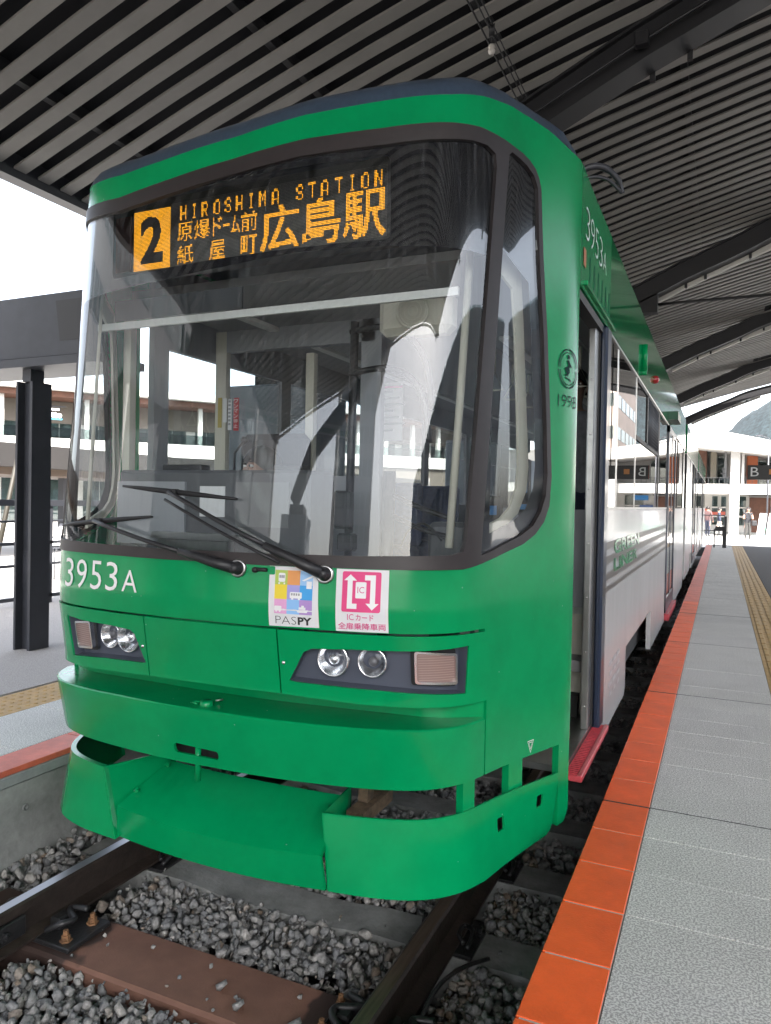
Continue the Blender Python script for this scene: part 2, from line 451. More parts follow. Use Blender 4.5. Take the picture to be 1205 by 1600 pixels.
_txt = {}
def text2d(body, bold=0.0, font_res=3):
    """glyph outlines as triangles, unit: cap box normalised later"""
    key = (body, bold, font_res)
    if key in _txt: return _txt[key]
    cu = bpy.data.curves.new('text', 'FONT'); cu.body = body; cu.offset = bold; cu.resolution_u = font_res
    o = bpy.data.objects.new('text', cu); COL.objects.link(o)
    bpy.context.view_layer.update()
    me = bpy.data.meshes.new_from_object(o.evaluated_get(bpy.context.evaluated_depsgraph_get()))
    V = np.array([v.co[:2] for v in me.vertices]); F = [tuple(p.vertices) for p in me.polygons]
    bpy.data.objects.remove(o); bpy.data.curves.remove(cu); bpy.data.meshes.remove(me)
    mn = V.min(0); mx = V.max(0); V = (V - mn) / (mx - mn)
    _txt[key] = (V, F); return V, F
def text_on(b, body, x0, x1, z0, z1, fmap, mi=0, bold=0.0, shear=0.0):
    """text fitted into the box, mapped by fmap(x,z)->3D"""
    V, F = text2d(body, bold)
    X = x0 + (x1 - x0) * V[:, 0] + shear * V[:, 1]; Z = z0 + (z1 - z0) * V[:, 1]
    P = fmap(X, Z); b.add(P.tolist(), F, mi)
def nose_map(off): return lambda x, z: surf(x, z, off)[0]
def plane_map(o, U, V):
    o, U, V = np.array(o), np.array(U), np.array(V)
    return lambda x, z: o + np.outer(x, U) + np.outer(z, V)
def quad_on(b, x0, x1, z0, z1, fmap, mi=0, n=6):
    xs = np.linspace(x0, x1, n + 1); P0 = fmap(xs, np.full(n + 1, z0)); P1 = fmap(xs, np.full(n + 1, z1))
    b.add(P0.tolist() + P1.tolist(), [(i, i + 1, n + 2 + i, n + 1 + i) for i in range(n)], mi)
def poly_on(b, pts, fmap, mi=0):
    V, T, _ = tri2d(pts, (), .05)
    b.add(fmap(V[:, 0], V[:, 1]).tolist(), [tuple(t) for t in T], mi)

# ------------------------------------------------------------------ structure: ground, track bed, platforms
PZ = 0.317            # platform height above the rail heads
RX = -0.437; LX = -2.96
def structure(name, mb, m, parent=None): return mb.build(name, m, parent, kind='structure')

PAVE = mat('bright plaza paving', (.36, .35, .335), .85, var=.1, scale=.8)
g = MB(); G = 900
# one ground sheet with the track pit left open
g.add([(-G, -G, 0), (LX - .3, -G, 0), (LX - .3, G, 0), (-G, G, 0)], [(0, 1, 2, 3)])
g.add([(RX + .3, -G, 0), (G, -G, 0), (G, G, 0), (RX + .3, G, 0)], [(0, 1, 2, 3)])
g.add([(LX - .3, 32, 0), (RX + .3, 32, 0), (RX + .3, G, 0), (LX - .3, G, 0)], [(0, 1, 2, 3)])
structure('plaza_ground', g, PAVE)
g = MB(); g.box((6.5, -120, -.2), (30, 120, .004)); structure('road', g, mat('road asphalt', (.06, .06, .062), .9, var=.2, scale=30, stain=.2, sscale=.4))
g = MB(); g.add([(LX - .3, -30, -.36), (RX + .3, -30, -.36), (RX + .3, 32, -.36), (LX - .3, 32, -.36)], [(0, 1, 2, 3)])
g.add([(LX - .3, 32, -.36), (RX + .3, 32, -.36), (RX + .3, 32, 0), (LX - .3, 32, 0)], [(0, 1, 2, 3)])
structure('track_bed', g, mat('dark ballast fines', (.085, .085, .085), .95, var=.4, scale=40, bump=.6, bscale=120))

ASPH = mat('platform asphalt', (.10, .10, .103), .9, var=.18, scale=160, bump=.25, bscale=220)
AGG = mat('washed aggregate paving', (.36, .34, .32), .9, var=.3, scale=130, bump=.3, bscale=200)
TILER = mat('orange edge tile', (.90, .130, .026), .5, var=.06, scale=9, bump=.2, bscale=130, stain=.14, tone=.06, sscale=4)
TILER2 = mat('pinkish red edge tile', (.68, .15, .09), .5, var=.10, scale=9, bump=.25, bscale=130, stain=.18, tone=.05, sscale=4)  # paler and pinker than the near tiles, for far and left rows
TILEG = mat('grey granite tile', (.56, .555, .53), .7, var=.32, scale=150, bump=.03, bscale=260, detail=1.5, sharp=.06, stain=.12, tone=.02)
TILEG2 = mat('darker grey granite tile', (.545, .54, .52), .7, var=.32, scale=150, bump=.03, bscale=260, detail=1.5, sharp=.06, stain=.12, tone=.02)
TACT = mat('tactile ochre', (.42, .27, .10), .6, var=.15, scale=12, bump=.2, bscale=150)
GROUT = mat('tile bed mortar', (.13, .13, .13), .95)
COPE = mat('concrete coping', (.25, .26, .26), .8, var=.15, scale=8)

def platform_core(name, x0, x1, y0, y1):
    b = MB(); b.box((x0, y0, -.40), (x1, y1, PZ - .03), 0); return structure(name, b, CONC)

# right platform
pr = platform_core('right_platform', RX + .025, 6.5, -8, 27.5)
b = MB(); b.box((RX + .004, -8, .21), (RX + .045, 27.5, PZ - .032)); b.build('coping', COPE, pr)
b = MB(); b.box((RX + .01, -8, PZ - .0305), (RX + .1905, 27.5, PZ - .0028)); b.build('pale_grout', mat('pale grout', (.50, .44, .40), .9), pr)
b = MB(); b.box((RX + .1915, -8, PZ - .0305), (.66, 27.5, PZ - .003)); b.build('tile_bed', GROUT, pr)
b = MB(); b.box((.672, -8, PZ - .0305), (6.5, 27.5, PZ)); b.build('asphalt_surface', ASPH, pr)
b = MB()   # ramp at the end down to the plaza
b.add([(RX, 27.5, PZ), (6.5, 27.5, PZ), (6.5, 33.5, 0.006), (RX, 33.5, 0.006), (RX, 27.5, -.1), (RX, 33.5, -.1), (6.5, 27.5, -.1), (6.5, 33.5, -.1)],
      [(0, 1, 2, 3), (0, 3, 5, 4), (1, 6, 7, 2), (3, 2, 7, 5)])
b.build('end_ramp', mat('ramp paving', (.30, .30, .295), .85, var=.1, scale=20), pr)
def tile_mesh(name, w, l, h, bev, ms, extra=None):
    t = MB(); t.box((0, 0, -h), (w, l, 0), 0, bev)
    if extra: extra(t)
    me = t.mesh(name)
    for m in ms: me.materials.append(m)
    return me
def put(me, name, loc, parent, rz=0):
    o = bpy.data.objects.new(name, me); COL.objects.link(o); o.parent = parent
    o.location = Vector(loc) - origin(parent); o.rotation_euler.z = rz
    return o
PITCH = .299
ty0 = 1.806 - PITCH * 4
red_me = tile_mesh('edge_tile', .190, PITCH - .006, .0285, .003, [TILER])
gry_me = tile_mesh('paving_tile', .578, PITCH - .003, .0285, .0010, [TILEG])
gry_me2 = tile_mesh('paving_tile', .578, PITCH - .003, .0285, .0010, [TILEG2])
def bars(t, w=.327, l=PITCH - .004):
    for k in range(4):
        x = .03 + k * .075
        t.add([(x, .012, 0), (x + .042, .012, 0), (x + .036, .02, .006), (x + .006, .02, .006),
               (x, l - .012, 0), (x + .042, l - .012, 0), (x + .036, l - .02, .006), (x + .006, l - .02, .006)],
              [(0, 1, 2, 3), (5, 4, 7, 6), (3, 2, 6, 7), (0, 3, 7, 4), (1, 5, 6, 2)])
tac_me = tile_mesh('guide_tile', .327, PITCH - .004, .0285, .002, [TACT], bars)
NT = 34
for k in range(NT):
    y = ty0 + k * PITCH
    if y > 3.2 + 2.4: pass
    gap = .004 if k % 5 == 4 else 0.0
    put(red_me, 'edge_tile', (RX, y, PZ - .001 * rnd.random()), pr)
    put(gry_me if rnd.random() < .6 else gry_me2, 'paving_tile', (RX + .194, y + gap, PZ - .0012 * rnd.random()), pr)
    put(tac_me, 'guide_tile', (RX + .194 + .5815, y, PZ - .001 * rnd.random()), pr)
yE = ty0 + NT * PITCH
for k in (2, 9, 16, 23, 30):
    b = MB(); b.box((RX - .0005, ty0 + k * PITCH - .0065, PZ - .02), (RX + .772, ty0 + k * PITCH + .0005, PZ + .0006)); b.build('expansion_joint', mat('black joint sealant', (.03, .03, .032), .7), pr)
b = MB()
for k in range(int((27.5 - yE) / PITCH)):
    y = yE + k * PITCH; b.box((RX, y, PZ - .029), (RX + .19, y + PITCH - .006, PZ - .0005))
b.build('edge_tile_row', TILER2, pr, kind='stuff')
b = MB()
for k in range(int((27.5 - yE) / (PITCH * 2))):
    y = yE + k * PITCH * 2; b.box((RX + .194, y, PZ - .029), (RX + .772, y + PITCH * 2 - .006, PZ - .0005))
b.build('paving_tile_row', TILEG, pr, kind='stuff')
b = MB()
for k in range(int((27.5 - yE) / PITCH)):
    y = yE + k * PITCH; t = MB(); t.box((0, 0, -.029), (.327, PITCH - .004, 0)); bars(t)
    b.add([(p[0] + RX + .7755, p[1] + y, p[2] + PZ - .0005) for p in t.v], t.f)
b.build('guide_tile_row', TACT, pr, kind='stuff')

# left platform
pl = platform_core('left_platform', -7.6, LX - .02, -8, 27.5)
b = MB(); b.box((LX - .06, -8, PZ - .085), (LX, 27.5, PZ - .032), 0, .006); b.build('coping', COPE, pl)
b = MB()
for y in (1.2, 1.75, 2.50, 3.1): b.lathe((LX - .0195, y, .10), (1, 0, 0), [(.0, .002), (.010, .002), (.012, .006), (.016, .006), (.018, 0)], 12)
b.build('form_tie_hole', mat('tie hole mortar', (.17, .175, .17), .9), pl)
b = MB(); b.box((-4.14, -8, PZ - .0305), (LX - .03, 27.5, PZ - .012)); b.build('tile_bed', GROUT, pl)
b = MB(); b.box((-7.6, -8, PZ - .0305), (-4.115, 27.5, PZ)); b.build('aggregate_surface', AGG, pl)
redl = tile_mesh('edge_tile', .19, .594, .0285, .003, [TILER2])
gryl = tile_mesh('paving_tile', .563, .594, .0285, .003, [TILEG])
def domes(t):
    for i in range(5):
        for j in range(5):
            t.lathe((.045 + i * .0665, .03 + j * .06, 0), (0, 0, 1), [(.015, 0), (.010, .005), (0, .005)], 6, 0, False)
domel = tile_mesh('warning_tile', .36, .295, .0285, .002, [TACT], domes)
for k in range(11):
    y = -.1 + k * .6
    put(redl, 'edge_tile', (LX - .191, y, PZ - .001 * rnd.random()), pl)
    put(gryl, 'paving_tile', (LX - .191 - .567, y + .3, PZ - .001 * rnd.random()), pl)
    for j in range(2): put(domel, 'warning_tile', (LX - .758 - .364, y + j * .299, PZ - .001 * rnd.random()), pl)

# ------------------------------------------------------------------ the green tram
tram = empty('tram', (CX, 2.3, 0), 'green and white articulated tram standing between the two platforms with its front door open', 'tram')
SE = s_of_y(3.25); SB = s_of_y(4.17); SP = 1.112
top_s = [0, .35, .6, .83, .99, 1.15, 1.3, 1.475, 1.67, 1.82, 2.0, SB]
top_z = [3.015, 3.023, 3.038, 3.058, 3.088, 3.108, 3.108, 3.093, 3.055, 3.045, 3.042, 3.042]
def ztop(s): return drop(s, float(np.interp(abs(s), top_s, top_z)))
FO = [(.25, 1.348), (.52, 1.35), (.85, 1.35), (.98, 1.351), (1.04, 1.36), (1.353, 1.43), (1.44, 1.467), (1.50, 1.515), (1.538, 1.58), (1.549, 1.70), (1.526, 1.946), (1.489, 2.266),
      (1.438, 2.58), (1.415, 2.76), (1.405, 2.84), (1.385, 2.88), (1.35, 2.912), (1.30, 2.934), (1.241, 2.947), (1.115, 2.957), (.964, 2.960), (.834, 2.950), (.604, 2.930), (.3, 2.922)]
frame_out = level([(x, z) for x, z in FO] + mirror(FO))
right = [(SP, 1.128), (SP, .578), (SE, .575), (SE, 2.535), (SB, 2.535)]
left = [(-SB, 2.535), (-SE, 2.535), (-SE, .575), (-SP, .578), (-SP, 1.128)]
topc = [(s, ztop(s)) for s in np.linspace(SB, -SB, 120)]
outer = right + topc + left
patch('body_shell', outer, [frame_out], GREEN, tram, res=.035, thick=.03)
MG = [(.25, 1.390), (.6, 1.394), (.93, 1.402), (.975, 1.412), (.988, 1.45), (1.015, 1.9), (1.043, 2.5), (1.058, 2.84), (1.048, 2.885), (1.0, 2.902), (.93, 2.900), (.837, 2.888), (.612, 2.867), (.3, 2.858)]
glass_out = level(MG + mirror(MG))
CG = [(1.068, 1.398), (1.10, 1.402), (1.33, 1.462), (1.42, 1.50), (1.475, 1.555), (1.508, 1.62), (1.517, 1.71), (1.496, 1.95), (1.457, 2.27), (1.406, 2.58), (1.385, 2.77), (1.375, 2.84), (1.34, 2.882), (1.28, 2.908), (1.22, 2.920), (1.16, 2.926), (1.14, 2.91), (1.119, 2.515), (1.090, 1.9)]
patch('windscreen_frame', frame_out, [glass_out, CG, level(mirror(CG))], BROWN, tram, res=.03, off=.006, thick=.02)
ws = patch('windscreen', glass_out, [], GLASS, tram, res=.045, off=-.004, thick=0)
for sgn in (1, -1):
    cgo = CG if sgn > 0 else level(mirror(CG))
    lm = (lambda P: P) if sgn > 0 else (lambda P: level(mirror(P)))
    patch('corner_window', cgo, [], GLASS, tram, res=.045, off=-.004, thick=0)
    hole = [(1.135, 1.475), (1.30, 1.52), (1.38, 1.565), (1.435, 1.65), (1.445, 1.74), (1.42, 1.95), (1.38, 2.27), (1.35, 2.46), (1.145, 2.55), (1.115, 2.0)]
    patch('window_border', cgo, [lm(hole)], BLACK, tram, res=.04, off=-.010, thick=0)
    tr_o = [(1.11, 1.44), (1.31, 1.49), (1.41, 1.55), (1.465, 1.64), (1.475, 1.74), (1.45, 1.95), (1.41, 2.27), (1.365, 2.55), (1.13, 2.62)]
    tr_i = [(1.135, 1.485), (1.29, 1.53), (1.355, 1.575), (1.395, 1.65), (1.405, 1.74), (1.385, 1.95), (1.345, 2.27), (1.31, 2.44), (1.14, 2.52)]
    patch('window_trim', lm(tr_o), [lm(tr_i)], CREAM, tram, res=.04, off=-.06, thick=.012)
disp = round_poly([(-.628, 2.498), (.650, 2.525), (.632, 2.838), (-.655, 2.800)], .03)
band = level([(-1.04, 2.50), (-.3, 2.500), (.3, 2.500), (1.035, 2.500), (.985, 1.42), (.984, 1.415)] + MG[4:] + mirror(MG[4:]) + [(-.988, 1.45)])
patch('windscreen_border', band, [disp], BLACK, tram, res=.045, off=-.010, thick=0)

# headlamp panels, each with a slate recess, two lamps and an indicator
PN = [(.302, .881), (.6, .868), (1.105, .858), (1.108, 1.119), (.7, 1.121), (.302, 1.121)]
RC = [(.335, .934), (.398, 1.045), (.43, 1.060), (.58, 1.067), (.81, 1.069), (.92, 1.073), (1.012, 1.077), (.99, .902), (.838, .912), (.66, .922), (.36, .930)]
RCB = [(.29, .90), (.29, 1.10), (1.06, 1.10), (1.06, .87)]
LENSO = mat('amber indicator lens', (.30, .20, .175), .12, coat=.6)
for sgn in (1, -1):
    lf = lambda x: -(.312 + (x - .335) * .72)      # the far recess as it shows in the picture
    f = (lambda P: P) if sgn > 0 else mirror
    fr = (lambda P: P) if sgn > 0 else (lambda P: [(lf(x), z) for x, z in reversed(P)])
    fs_ = (lambda x: x) if sgn > 0 else lf
    pan = patch('headlamp_panel', f(PN), [fr(RC)], GREEN, tram, res=.03, off=.006, thick=.008)
    L = dens(fr(RC), .03); A = surf(L[:, 0], L[:, 1], -.001)[0]; B_ = surf(L[:, 0], L[:, 1], -.0445)[0]; n = len(L); b = MB()
    b.add(A.tolist() + B_.tolist(), [(i, (i + 1) % n, n + (i + 1) % n, n + i) for i in range(n)]); b.build('recess_wall', SLATE, pan)
    patch('lamp_recess', fr(RCB), [], SLATE, pan, res=.03, off=-.044, thick=0)
    for si, r, dome in ((.498, .056, .020), (.645, .050, .010)):
        c = sp(fs_(si), 1.012, -.034); nrm = sn(fs_(si), 1.012); ax = Vector((nrm.x * .45, -1, -.02)).normalized()
        b = MB()
        b.lathe(c, ax, [(r * 1.10, -.015), (r * 1.10, .012), (r * 1.02, .017), (r * .96, .012), (r * .80, -.004), (r * .42, -.020), (r * .2, -.024)], 28, 0)
        b.lathe(c, ax, [(r * .34, -.022), (r * .34, .002), (r * .26, .008), (0, .009)], 18, 2)
        b.lathe(c, ax, [(r * .98, .013), (r * .85, .013 + dome * .5), (r * .5, .013 + dome * .9), (0, .013 + dome)], 28, 1)
        if r > .055:
            for k in range(-4, 5):
                x = k * r * .2; h = math.sqrt(max(0, (r * .9) ** 2 - x * x)); u = ax.cross(Vector((0, 0, 1))).normalized()
                b.tube([c + u * x + Vector((0, 0, -h)) + ax * .014, c + u * x + ax * (.012 + dome), c + u * x + Vector((0, 0, h)) + ax * .014], .0022, 5, 1)
        b.build('headlamp', [CHROME, CLEAR, CHROME if r > .055 else mat('grey bulb cap', (.12, .12, .13), .3)], pan)
    ip = fr(round_poly([(.795, .945), (.963, .935), (.966, 1.050), (.797, 1.064)], .012))
    ipi = fr(round_poly([(.803, .953), (.955, .944), (.958, 1.042), (.805, 1.056)], .010))
    b = MB()
    patch('indicator_bezel', fr(round_poly([(.783, .934), (.972, .922), (.976, 1.062), (.785, 1.076)], .012)), [], RUBBER, pan, res=.03, off=-.030, thick=0)
    o1 = patch('indicator_rim', ip, [ipi], CHROME, pan, res=.02, off=-.008, thick=.03)
    patch('indicator_lens', ipi, [], LENSO, pan, res=.02, off=-.016, thick=0)
    nm = nose_map(-.011); b = MB()
    for k in range(11):
        z = .956 + k * .009; quad_on(b, fs_(.81), fs_(.952), z, z + .002, nm, 0, 4)
    b.build('lens_rib', mat('pale lens rib', (.40, .29, .26), .15), pan)
cp = [(-.296, .882), (.296, .882), (.296, 1.121), (-.296, 1.121)]
patch('access_panel', cp, [], GREEN, tram, res=.04, off=.006, thick=.02)
b = MB()
for s in (.322, -.322, .06):
    pass
for s, z in ((.318, 1.0), (-.318, 1.0)): b.lathe(sp(s, z, .006), sn(s, z), [(.007, 0), (.007, .003), (.004, .005), (0, .005)], 12)
b.build('panel_lock', CHROME, tram)

def rec_off(s, z, o): return surf(s, z, -.20 * (1 - (np.abs(s) / 1.13) ** 4) + o)[0]
patch('bumper_recess', [(-SP, .77), (SP, .77), (SP, 1.0), (-SP, 1.0)], [], GREEN, tram, res=.05, thick=0, fn=rec_off)
def bump_fn(s, z, o):
    k = 1 - np.clip(np.abs(s) / 1.1, 0, 1) ** 4
    return surf(s, z, (.032 * k + .05 * np.clip(-np.asarray(s) - .45, 0, .5)) * np.clip((z - .565) / .22, 0, 1) + o)[0]
slot = round_poly([(-.165, .603), (.04, .600), (.04, .632), (-.165, .640)], .014)
b1 = [(-1.105, .577), (-.8, .570), (-.4, .567), (0, .566), (.4, .567), (.8, .570), (1.105, .577), (1.105, .785), (-1.105, .785)]
patch('bumper', b1, [slot], GREEN, tram, res=.03, thick=.012, fn=bump_fn)
b = MB(); ss = np.linspace(-1.105, 1.105, 60); rows = []
P0 = bump_fn(ss, np.full(60, .785), -.0005); P1 = bump_fn(ss, np.full(60, .7895), -.006); P2 = rec_off(ss, np.full(60, .792), .0)
for P in (P0, P1, P2): rows += P.tolist()
b.add(rows, [(r * 60 + i, r * 60 + i + 1, r * 60 + 61 + i, r * 60 + 60 + i) for r in range(2) for i in range(59)], 0, False)
b.build('bumper_shelf', GREEN, tram, fix=False)
b = MB(); P = bump_fn(ss, np.full(60, .56), -.10); P_ = bump_fn(ss, np.full(60, .78), -.10)
b.add(P.tolist() + P_.tolist(), [(i, i + 1, 61 + i, 60 + i) for i in range(59)]); b.build('slot_shade_sheet', mat('dark underframe and slot shade', (.02, .02, .02), .8), tram, fix=False)  # near-black sheet added behind the slot to imitate the shade inside
# coupling pin and latch at the bumper's middle
b = MB(); c = sp(-.045, .792, -.03)
b.lathe(c, (0, 0, 1), [(.026, -.004), (.026, .012), (.02, .016), (0, .016)], 14); b.tube([c + Vector((-.03, -.02, .004)), c + Vector((-.055, -.022, .006)), c + Vector((-.05, .0, .006)), c + Vector((-.02, .01, .005))], .004, 6)
b.build('coupling_latch', GREEN, tram)
b = MB(); b.tube([c + Vector((.02, .03, .01)), c + Vector((.04, .05, .012))], .003, 6); b.build('latch_split_pin', STEEL, tram)
b = MB(); b.tube([Vector((c.x - .02, c.y - .02, .50)), Vector((c.x - .02, c.y - .02, .64))], .012, 8); b.build('coupling_pin', GREEN, tram)

# skirts below the bumper
def sk_fn(s, z, o):
    t = np.clip((z - .19) / .265, 0, 1); e = np.clip((np.abs(s) - 1.1) / .6, 0, 1)
    return surf(s, z, (-.022 * t + .018 * (1 - t)) * (1 - e) + (-.035 * (1 - t)) * e + o)[0]
sq = [round_poly([(c_ - .024, zz - .004), (c_ + .024, zz - .006), (c_ + .024, zz + .046), (c_ - .024, zz + .046)], .008) for c_, zz in ((1.245, .33), (1.54, .345))]
RS = [(.500, .195), (.75, .190), (1.1, .190), (1.62, .193), (1.655, .205), (1.672, .24), (1.672, .455), (1.2, .455), (.46, .455)]
patch('skirt_corner', RS, sq, GREEN, tram, res=.03, thick=.009, fn=sk_fn)
LS = [(-.475, .195), (-.597, .455), (-1.2, .455), (-1.67, .455), (-1.67, .193), (-1.1, .190), (-.75, .190)]
patch('skirt_corner', LS[::-1], [], GREEN, tram, res=.03, thick=.022, fn=sk_fn)
b = MB()
for (sa, za), (sb_, zb_), bk in (((-.597, .455), (-.475, .195), (-2.21, 2.64)), ((.46, .455), (.500, .195), (-1.31, 2.62))):
    A = sk_fn(np.array([sa]), np.array([za]), -.002)[0]; B_ = sk_fn(np.array([sb_]), np.array([zb_]), -.002)[0]; b = MB()
    b.extr([A.tolist(), B_.tolist(), (bk[0], bk[1], zb_ + .03), (bk[0], bk[1], za)], (.007 if sa < 0 else -.007, 0, 0)); b.build('skirt_side', GREEN, tram)
b = MB()
xs = np.linspace(-1, 1, 13)
def row(x0, x1, y, zc, ze): return [((x0 + x1) / 2 + (x1 - x0) / 2 * t, y + .02 * t * t, zc + (ze - zc) * t * t) for t in xs]
r0 = row(-2.16, -1.32, 2.53, .442, .442); r1 = row(-2.198, -1.258, 2.262, .312, .334); r2 = row(-2.222, -1.250, 2.285, .186, .200)
r3 = [(x, y + .012, z - .0) for x, y, z in r2]; r4 = [(x, y + .014, z - .012) for x, y, z in r1]; r5 = [(x, y, z - .015) for x, y, z in r0]
vs = r0 + r1 + r2 + r3 + r4 + r5
b.add(vs, [(r * 13 + i, r * 13 + i + 1, r * 13 + 14 + i, r * 13 + 13 + i) for r in range(5) for i in range(12)])
b.build('skirt_plate', GREEN, tram)
for x, y in ((-2.13, 2.50), (-2.17, 2.36)):
    b = MB(); b.lathe((x, y, .44 if y > 2.45 else .372), (0, -.45, .9), [(.012, 0), (.012, .01), (0, .012)], 6, 0, False); b.build('skirt_bolt', GREEN, tram)
for s, s2 in ((1.02, 1.09), (1.33, 1.43)):
    p0 = sp(s, .5, -.03); p1_ = sp(s2, .5, -.03); b = MB()
    b.extr([(p0.x, p0.y, .38), (p1_.x, p1_.y, .38), (p1_.x, p1_.y, .60), (p0.x, p0.y, .60)], (-.03, .01, 0)); b.build('skirt_bracket', GREEN, tram)
b = MB(); b.box((-1.27, 2.50, .36), (-1.20, 2.78, .41)); b.box((-1.27, 2.60, .41), (-1.23, 2.66, .60)); b.build('skirt_bracket', mat('rusty bracket', (.11, .075, .045), .8, var=.4, scale=30), tram)
# corner post behind the skirt and boarding edge
b = MB(); q0 = sp(1.685, .5, -.012); q1 = sp(SE + .01, .5, -.004)
b.extr([(q0.x, q0.y, .575), (q1.x, q1.y, .575), (q1.x, q1.y, .27), (q1.x - .01, q1.y - .03, .22), (q0.x, q0.y, .22)], (-.03, .012, 0))
b.build('corner_post', GREEN, tram)
b = MB(); b.box((CX - 1.05, 4.1, .30), (CX + 1.05, 12, .55)); b.build('underframe', mat('dark underframe and slot shade', (.02, .02, .02), .8), tram)

# roof: navy cowl round the nose running back into the roof
prof = [(0, 0), (.014, .034), (.04, .070), (.09, .108), (.20, .145), (.40, .165)]
ss = np.linspace(-SB, SB, 141); rows = []; b = MB(); n = len(ss)
base = np.array([surf0(np.array([s]), np.array([ztop(s)]))[0] for s in ss]); nn = np.array([list(sn(s, 3.0)) for s in ss]); nn[:, 2] = 0; nn /= np.linalg.norm(nn, axis=1)[:, None]
for d, h in prof:
    k = np.interp(np.abs(ss), [0, 1.55, 1.75, SB], [1, 1, .25, .25])
    P = base - nn * d * np.where(np.abs(ss) > 1.5, .8, 1)[:, None]; P[:, 2] = base[:, 2] + h * k; rows += P.tolist()
fs = [(r * n + i, r * n + i + 1, r * n + n + i + 1, r * n + n + i) for r in range(len(prof) - 1) for i in range(n - 1)]
L = (len(prof) - 1) * n
fs += [(L + i, L + i + 1, L + n - 2 - i, L + n - 1 - i) for i in range(n // 2)]
b.add(rows, fs, 0, True); b.build('roof_cowl', NAVY, tram, fix=False)
pf = [(1.165, 3.042), (1.157, 3.062), (1.13, 3.085), (1.0, 3.12), (.6, 3.15), (-.6, 3.15), (-1.0, 3.12), (-1.13, 3.085), (-1.157, 3.062), (-1.165, 3.042)]
b = MB(); b.sweep(pf, [((CX, y, 0), (1, 0, 0), (0, 0, 1)) for y in (4.18, 13.4)]); b.build('roof', mat('grey tram roof', (.10, .105, .11), .6), tram)
b = MB(); b.box((CX - .8, 5.2, 3.1), (CX + .60, 8.6, 3.36), 0, .05); b.build('roof_equipment', NAVY, tram)
b = MB(); b.extr([(-.655, 3.10, 3.06), (-.600, 3.30, 3.04), (-.612, 3.32, 3.12), (-.66, 3.25, 3.195), (-.70, 3.14, 3.20)], (-.16, .02, 0)); b.build('cowl_end', NAVY, tram)
b = MB()
b.tube(curve_pts([(-.64, 3.46, 3.10), (-.575, 3.47, 3.125), (-.515, 3.50, 3.12), (-.465, 3.54, 3.075), (-.445, 3.56, 3.02)], 6), [.016] * 14 + [.013] * 6 + [.008] * 5, 8)
b.tube(curve_pts([(-.64, 3.46, 3.06), (-.57, 3.475, 3.08), (-.505, 3.51, 3.07), (-.45, 3.555, 3.02)], 6), .008, 6)
b.box((-.68, 3.42, 3.04), (-.60, 3.52, 3.12)); b.build('mirror_arm', DARKSTEEL, tram)

# ------------------------------------------------------------------ writing and marks on the nose
nm = nose_map(.0035)
b = MB()
x = -.800
for ch, w, z0, z1 in (('3', .070, 1.202, 1.322), ('9', .073, 1.204, 1.322), ('5', .066, 1.206, 1.322), ('3', .068, 1.208, 1.322), ('A', .084, 1.211, 1.296)):
    text_on(b, ch, x, x + w, z0, z1, nm, 0, -.004); x += w + .027
b.build('fleet_number', DECALW, tram)
# transport card poster
p = patch('card_poster', [(.270, 1.133), (.462, 1.136), (.455, 1.347), (.268, 1.347)], [], PAPER, tram, res=.04, off=.003, thick=.001)
cols = [('lime print', (.42, .55, .10)), ('orange print', (.75, .32, .10)), ('sky print', (.30, .52, .80)), ('yellow print', (.80, .62, .04)), ('lilac print', (.36, .33, .66)),
        ('blue print', (.05, .34, .72)), ('rose print', (.72, .36, .60)), ('pale blue print', (.26, .50, .82)), ('violet print', (.42, .26, .58))]
x0, x1, z0, z1 = .292, .437, 1.180, 1.334
for i in range(3):
    for j in range(3):
        nme, c = cols[i * 3 + j]; b = MB()
        quad_on(b, x0 + (x1 - x0) * j / 3, x0 + (x1 - x0) * (j + 1) / 3, z1 - (z1 - z0) * (i + 1) / 3, z1 - (z1 - z0) * i / 3, nose_map(.0042), 0, 2)
        b.build('colour_square', mat(nme, c, .5), p)
nm5 = nose_map(.005)
b = MB()   # small white pictograms: train, house, bus, car, ship
def rect(x, z, w, h): return [(x, z), (x + w, z), (x + w, z + h), (x, z + h)]
def icon(polys):
    b = MB()
    for q in polys: poly_on(b, q, nm5)
    b.build('pictogram', DECALW, p)
icon([round_poly(rect(.306, 1.292, .026, .032), .006), rect(.306, 1.284, .006, .006), rect(.326, 1.284, .006, .006)])
icon([[(.396, 1.300), (.440, 1.322), (.440, 1.314), (.405, 1.298)], rect(.414, 1.272, .02, .026)])
icon([round_poly(rect(.352, 1.236, .046, .022), .004), rect(.358, 1.231, .008, .006), rect(.384, 1.231, .008, .006)])
icon([round_poly(rect(.294, 1.190, .028, .017), .004), rect(.298, 1.186, .006, .005), rect(.312, 1.186, .006, .005)])
icon([[(.378, 1.196), (.384, 1.187), (.418, 1.187), (.424, 1.197)], rect(.388, 1.198, .026, .008), rect(.398, 1.206, .010, .006)])
b = MB(); nm6 = nose_map(.0057)
icn = [rect(.309, 1.306, .006, .010), rect(.3165, 1.306, .006, .010), rect(.3235, 1.306, .006, .010)] + [rect(.357 + i * .009, 1.246, .006, .008) for i in range(4)]
for q in icn: poly_on(b, q, nm6)
b.build('pictogram_window', mat('grey print', (.3, .3, .32), .5), p)
b = MB(); text_on(b, 'PAS', .297, .377, 1.143, 1.171, nm5, 0, -.02); text_on(b, 'PY', .383, .436, 1.143, 1.171, nm5, 0, .035); b.build('poster_text', BLKPRINT, p)
